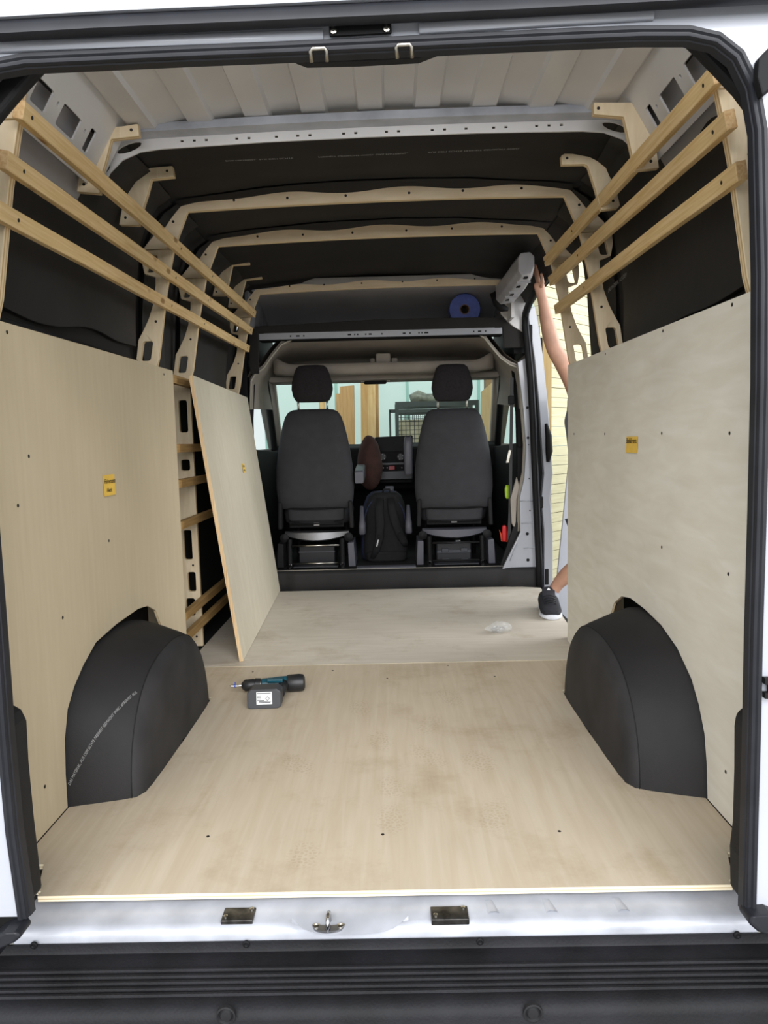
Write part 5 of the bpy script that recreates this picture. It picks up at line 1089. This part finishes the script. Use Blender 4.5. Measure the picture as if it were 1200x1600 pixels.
# clothes
def garment(name, chains, m_):
    v_, e_, r_, rt = [], [], [], [0]
    for st_i, pts in chains:
        i = st_i
        for p, r in pts:
            v_.append(p); r_.append(r)
            if i is not None: e_.append((i, len(v_)-1))
            i = len(v_)-1
    return skin_body(name, v_, e_, r_, rt, m_, person)
garment('shirt', [(None, [((1.268, 4.295, 0.66), (0.168, 0.13)), ((1.265, 4.29, 0.78), (0.155, 0.12)), ((1.25, 4.27, 0.95), (0.165, 0.122)), ((1.235, 4.25, 1.10), (0.168, 0.122)), ((1.225, 4.24, 1.205), (0.118, 0.095))]), (4, [((1.16, 4.22, 1.23), 0.084), ((1.128, 4.20, 1.30), 0.074)]), (4, [((1.33, 4.25, 1.215), 0.074), ((1.40, 4.27, 1.11), 0.064)])], mat('grey_shirt', (120, 124, 136), 0.9, var=0.1, scale=20))
garment('shorts', [(None, [((1.27, 4.30, 0.66), (0.165, 0.125)), ((1.27, 4.30, 0.58), (0.165, 0.12))]), (1, [((1.195, 4.27, 0.575), 0.105), ((1.175, 4.14, 0.495), 0.098), ((1.160, 4.05, 0.44), 0.092)]), (1, [((1.35, 4.31, 0.56), 0.105), ((1.34, 4.31, 0.36), 0.096), ((1.33, 4.30, 0.26), 0.092)])], mat('dark_shorts', (46, 50, 60), 0.9, var=0.1, scale=20))
HX = 1.338
# hair, eyes, nose, ears, mouth
bm = B(); ellipsoid(bm, (HX, 4.215, 1.405), (0.092, 0.108, 0.105), 22, 14)
for v in list(bm.verts):
    if v.co.z < 1.3500 and v.co.y < 4.17 or v.co.z < 1.350: bm.verts.remove(v)
obj('hair', bm, mat('brown_hair', (62, 44, 32), 0.7, var=0.3, scale=60), person, smooth=True)
for sx in (-1, 1):
    bm = B(); ellipsoid(bm, (HX+sx*0.031, 4.112, 1.392), (0.012, 0.008, 0.008), 10, 8); obj('eye', bm, mat('eye_dark', (60, 50, 46), 0.2), person, smooth=True)
    bm = B(); ellipsoid(bm, (HX+sx*0.083, 4.205, 1.380), (0.010, 0.018, 0.030), 10, 8); obj('ear', bm, SKIN, person, smooth=True)
bm = B(); ellipsoid(bm, (HX, 4.095, 1.368), (0.014, 0.022, 0.026), 10, 8); obj('nose', bm, SKIN, person, smooth=True)
bm = B(); ellipsoid(bm, (HX, 4.112, 1.325), (0.024, 0.008, 0.007), 10, 8); obj('mouth', bm, mat('lips', (170, 96, 86), 0.5), person, smooth=True)
# shoes: sole and upper following a foot axis
def shoe(toe, heel, z0, wk=1.0):
    toe, heel = Vector(toe), Vector(heel); a = (toe-heel); L_ = a.length; a.normalize(); sd = Vector((a.y, -a.x, 0)); 
    def ring(f, hw, zt, zb=0.0, n=16, e=3.0):
        c_ = heel+a*(L_*f); out = []
        for k in range(n):
            an = 2*PI*k/n; cx_, sz = math.cos(an), math.sin(an)
            out.append(c_+sd*(hw*math.copysign(abs(cx_)**(2/e), cx_)) + Vector((0, 0, z0+(zt+zb)/2+(zt-zb)/2*math.copysign(abs(sz)**(2/e), sz))))
        return out
    sole = [(-0.02, 0.016, 0.030), (0.03, 0.034, 0.034), (0.2, 0.040, 0.032), (0.45, 0.040, 0.028), (0.7, 0.049, 0.026), (0.86, 0.046, 0.026), (0.96, 0.034, 0.028), (1.0, 0.018, 0.029)]
    bm = B(); loft(bm, [ring(f, hw*wk, zt, 0.0) for f, hw, zt in sole]); so = obj('shoe', bm, mat('white_sole', (214, 218, 226), 0.6), person, smooth=True)
    upr = [(0.0, 0.020, 0.085), (0.04, 0.034, 0.105), (0.18, 0.040, 0.104), (0.33, 0.043, 0.108), (0.42, 0.044, 0.108), (0.52, 0.045, 0.090), (0.66, 0.046, 0.070), (0.80, 0.045, 0.058), (0.90, 0.038, 0.048), (0.965, 0.026, 0.038)]
    bm = B(); loft(bm, [ring(f, hw*wk, zt, 0.018, e=2.4) for f, hw, zt in upr]); obj('upper', bm, mat('black_knit', (30, 31, 38), 0.8, var=0.3, scale=50, bump=0.2, bscale=200), so, smooth=True)
    bm = B()
    tg = heel+a*(L_*0.44); 
    rows = []
    for f, hw, z in ((0.35, 0.034, 0.150), (0.40, 0.037, 0.140), (0.47, 0.036, 0.112), (0.55, 0.034, 0.095), (0.62, 0.030, 0.084)):
        c_ = heel+a*(L_*f); rows.append([c_+sd*hw*g+Vector((0, 0, z0+z-0.012*g*g)) for g in (-1, -0.5, 0, 0.5, 1)])
    loft(bm, rows, closed=False, cap=False); loft(bm, [[p-Vector((0, 0, 0.006))-a*0.004 for p in r] for r in rows], closed=False, cap=False)
    obj('tongue', bm, mat('black_tongue', (40, 41, 48), 0.6), so, smooth=True)
    for f, z in ((0.50, 0.108), (0.56, 0.099), (0.62, 0.090), (0.68, 0.081)):
        c_ = heel+a*(L_*f); bm = B(); tube(bm, [c_+sd*0.034*g+Vector((0, 0, z0+z-0.012*g*g)) for g in (-1, -0.5, 0, 0.5, 1)], 0.0032, 6); obj('lace', bm, mat('black_lace', (24, 24, 28), 0.8), so, smooth=True)
    # small white three-bar peak mark on the tongue
    bm = B(); c_ = heel+a*(L_*0.395); up2 = (Vector((0, 0, 0.9))-a*0.45).normalized()
    o2 = c_+Vector((0, 0, z0+0.134))+a*0.012
    plate(bm, [[(-0.011, 0), (0.011, 0), (0.006, 0.008), (0.001, 0.014), (-0.006, 0.007)]], 0.001, o=o2, u=sd*(1 if sd.x > 0 else -1), v=up2, n=a); obj('tongue_mark', bm, mat('white_tag', (225, 225, 225), 0.6), so)
    return so
shoe((0.926, 3.915, 0), (0.958, 4.232, 0), 0.0012, 1.34)
shoe((1.245, 4.185, 0), (1.285, 4.455, 0), -0.2995)
for c_, zz in (((0.970, 4.152), 0.06), ((1.282, 4.372), -0.24)):
    bm = B(); lathe(bm, (c_[0], c_[1], zz), (0.03, -0.12, 1), [(0.0, 0.048), (0.03, 0.046), (0.062, 0.042), (0.078, 0.042), (0.08, 0.038)], 18); obj('sock', bm, mat('grey_sock', (150, 154, 164), 0.9, bump=0.2, bscale=200), person, smooth=True)

# ================================================================== OUTSIDE: WORKSHOP BEYOND THE WINDSCREEN AND THE SIDE DOOR
POLY = bpy.data.materials.new('translucent_sheet'); POLY.use_nodes = True; nt = POLY.node_tree
pbs = nt.nodes['Principled BSDF']; pbs.inputs['Base Color'].default_value = lin((228, 250, 240)); pbs.inputs['Roughness'].default_value = 0.35
tl = nt.nodes.new('ShaderNodeBsdfTranslucent'); tl.inputs[0].default_value = lin((232, 253, 245)); ms = nt.nodes.new('ShaderNodeMixShader'); ms.inputs[0].default_value = 0.82
nt.links.new(pbs.outputs[0], ms.inputs[1]); nt.links.new(tl.outputs[0], ms.inputs[2]); nt.links.new(ms.outputs[0], nt.nodes['Material Output'].inputs[0])
hw_ = sroot('wall_workshop', (0, 9.6, -0.62), 'translucent greenish sheet wall of the workshop beyond the windscreen', 'wall')
x = -1.62
while x < 5.0:
    bm = B(); bm.faces.new([bm.verts.new(q) for q in ((x+0.01, 9.6, -0.62), (x+0.94, 9.6, -0.62), (x+0.94, 9.6, 4.2), (x+0.01, 9.6, 4.2))]); obj('sheet_panel', bm, POLY, hw_)
    bm = B(); box(bm, x-0.02, x+0.02, 9.575, 9.60, -0.62, 4.2); obj('joint_strip', bm, mat('green_grey_strip', (140, 186, 174), 0.4), hw_)
    x += 0.95
OSB = wood('rough_board', (196, 160, 104), (222, 190, 136), (8, 8, 0.7), 5, 0.15)
def plank(label, pix, y, th, m_):
    p2 = trace(pix, y); zmin = min(p[1] for p in p2)
    p2 = [(x, z if z > zmin+0.25 else -0.618) for x, z in p2]
    bm = B(); plate(bm, [p2], th, o=(0, y, 0), **XZ); return tag(obj('standing_board', bm, m_), label, 'board', 'boards standing in the workshop')
plank('brown board with a stepped top standing against the translucent wall', [(525, 760), (525, 615), (531, 615), (531, 604), (553, 602), (553, 760)], 9.2, 0.10, wood('brown_board', (176, 138, 88), (196, 158, 106), (8, 8, 0.7), 5, 0.15))
plank('tall light timber post standing against the translucent wall, knotted face', [(574, 760), (574, 560), (586, 560), (586, 760)], 9.1, 0.12, OSB)
plank('tall darker timber plank standing beside the light knotted post', [(563, 760), (563, 560), (574, 560), (574, 760)], 9.15, 0.12, wood('tan_plank', (190, 150, 92), (206, 170, 112), (8, 8, 0.7), 5, 0.1))
plank('narrow brown timber plank standing behind the light knotted post', [(586, 760), (586, 560), (591, 560), (591, 760)], 9.22, 0.06, wood('brown_board', (176, 138, 88), (196, 158, 106), (8, 8, 0.7), 5, 0.15))
plank('wide plywood sheet with a slanted top standing behind the seat by the side door', [(746, 760), (752, 612), (776, 592), (782, 760)], 8.2, 0.03, wood('olive_ply', (176, 152, 108), (190, 168, 124), (8, 8, 0.7), 5, 0.1))
plank('low timber block end seen below the headrest rods', [(498, 760), (498, 618), (507, 618), (507, 760)], 9.25, 0.1, OSB)
# wire crate stack on a dark rack
t = thing('wire_crate', 'dark metal wire mesh crate standing in the workshop beyond the windscreen', 'crate', (0.45, 8.5, -0.62))
DM = mat('dark_green_metal', (52, 60, 56), 0.5, metal=0.3)
a = W(620, 628, y=8.4); b = W(745, 628, y=8.4); x0, x1, zt = a.x, b.x, a.z
for (xa, ya) in ((x0, 8.4), (x1, 8.4), (x0, 9.0), (x1, 9.0)):
    bm = B(); box(bm, xa-0.02, xa+0.02, ya-0.02, ya+0.02, -0.62, zt); obj('post', bm, DM, t)
for ya in (8.4, 9.0):
    for (za, zb) in ((zt-0.06, zt), (zt-0.13, zt-0.09), (zt-0.60, zt-0.55), (0.0, 0.05)):
        bm = B(); box(bm, x0, x1, ya-0.015, ya+0.015, za, zb); obj('rail', bm, DM, t)
    bm = B(); k = x0
    while k < x1: cyl(bm, (k, ya, 0.0), (k, ya, zt-0.1), 0.004, 4); k += 0.05
    z = 0.0
    while z < zt-0.1: cyl(bm, (x0, ya, z), (x1, ya, z), 0.004, 4); z += 0.05
    obj('wire_mesh', bm, DM, t)['kind'] = 'stuff'
bm = B(); box(bm, x0+0.03, x1-0.03, 8.75, 8.95, -0.1, zt-0.2); tag(obj('cardboard_box', bm, mat('pale_carton', (186, 178, 150), 0.8, var=0.2, scale=5)), 'pale box inside the wire crate', 'box')
p = W(660, 622, y=8.6); bm = B(); tube(bm, [(p.x-0.15, 8.6, zt+0.05), (p.x-0.05, 8.6, zt+0.075), (p.x+0.05, 8.6, zt+0.05), (p.x+0.3, 8.6, zt+0.05)], [0.04, 0.07, 0.05, 0.05], 12); tag(obj('film_roll', bm, mat('grey_film', (128, 132, 118), 0.4, var=0.3, scale=16), smooth=True), 'grey wrapped roll lying on the wire crate', 'roll')
t = thing('small_wire_basket', 'small pale wire basket beside the big crate in the workshop', 'basket', (W(614, 640, y=8.6).x, 8.6, -0.62))
a = W(609, 640, y=8.6); b = W(619, 640, y=8.6)
for xa in (a.x, b.x):
    bm = B(); box(bm, xa-0.012, xa+0.012, 8.59, 8.61, -0.62, a.z); obj('post', bm, DM, t)
bm = B(); box(bm, a.x, b.x, 8.59, 8.61, a.z-0.04, a.z); obj('rail', bm, DM, t)
bm = B(); p = W(770, 590, y=8.5); box(bm, p.x-0.08, p.x+0.08, 8.5, 8.7, p.z-0.12, p.z+0.16); box(bm, p.x-0.06, p.x+0.06, 8.55, 8.65, -0.62, p.z-0.1); tag(obj('timber_bundle', bm, wood('rough_brown', (120, 96, 66), (168, 140, 100), (30, 30, 30), 5, 0.4)), 'dark stack of offcuts above the slanted plywood sheet', 'timber')

# beside the van: stack of big pale boards, brown board, grey sheet
LUM = wood('pale_yellow_board', (186, 180, 144), (202, 197, 165), (0.6, 0.6, 9), 6, 0.10, bump=0.1)
ss = sroot('wall_outside', (2.4, 6.5, -0.62), 'pale yellow rough boarding beside the van seen through the side door', 'boarding')
z = -0.62; k = 0; random.seed(3)
while z < 3.4:
    h = 0.075
    dx = random.uniform(-0.006, 0.006)
    bm = B(); bar(bm, (1.16, 5.45+dx, z+h/2), (2.5, 6.9+dx, z+h/2), (0.73, -0.68, 0), (0, 0, 1), 0.05, h-0.004); obj('board', bm, LUM, ss); z += h; k += 1
bm = B(); pix = [(842, 534), (858, 520), (866, 545), (852, 690), (846, 690), (842, 640)]
p2 = trace(pix, 5.36); p2 = [(x, z) for x, z in p2]
bm = B(); plate(bm, [[(p2[0][0]-0.02, -0.618), (p2[0][0]-0.02, p2[0][1]), (p2[1][0]+0.02, p2[1][1]), (p2[2][0]-0.03, -0.618)]], 0.025, o=(0, 5.36, 0), **XZ); tag(obj('brown_sheet', bm, wood('brown_ply', (176, 148, 98), (190, 164, 114), (6, 6, 0.6), 5, 0.1)), 'narrow brown board standing upright outside the side door', 'board')
p0, p1, p2_, p3 = W(891, 700, y=5.1), W(868, 968, y=5.1), W(893, 968, y=5.1), W(915, 700, y=5.1)
bm = B(); plate(bm, [[(p1.x-0.05, -0.618), (p1.x+0.28, -0.618), (p0.x+0.35, p0.z+0.2), (p0.x+0.02, p0.z+0.2)]], 0.02, o=(0, 5.1, 0), **XZ); tag(obj('grey_sheet', bm, mat('pale_grey_sheet', (182, 184, 192), 0.5)), 'pale grey sheet leaning outside the side door', 'sheet')
# dark outer door handle of the side door frame
bm = B(); pts = [W(a, b, y=4.82) for a, b in ((853, 662), (857, 680), (858, 705), (856, 722))]; tube(bm, pts, [0.01, 0.022, 0.025, 0.012], 8); obj('handle_recess', bm, BLACKD, sp, smooth=True)
# drop the helper property used while building
for o in bpy.data.objects:
    if '_o' in o: del o['_o']
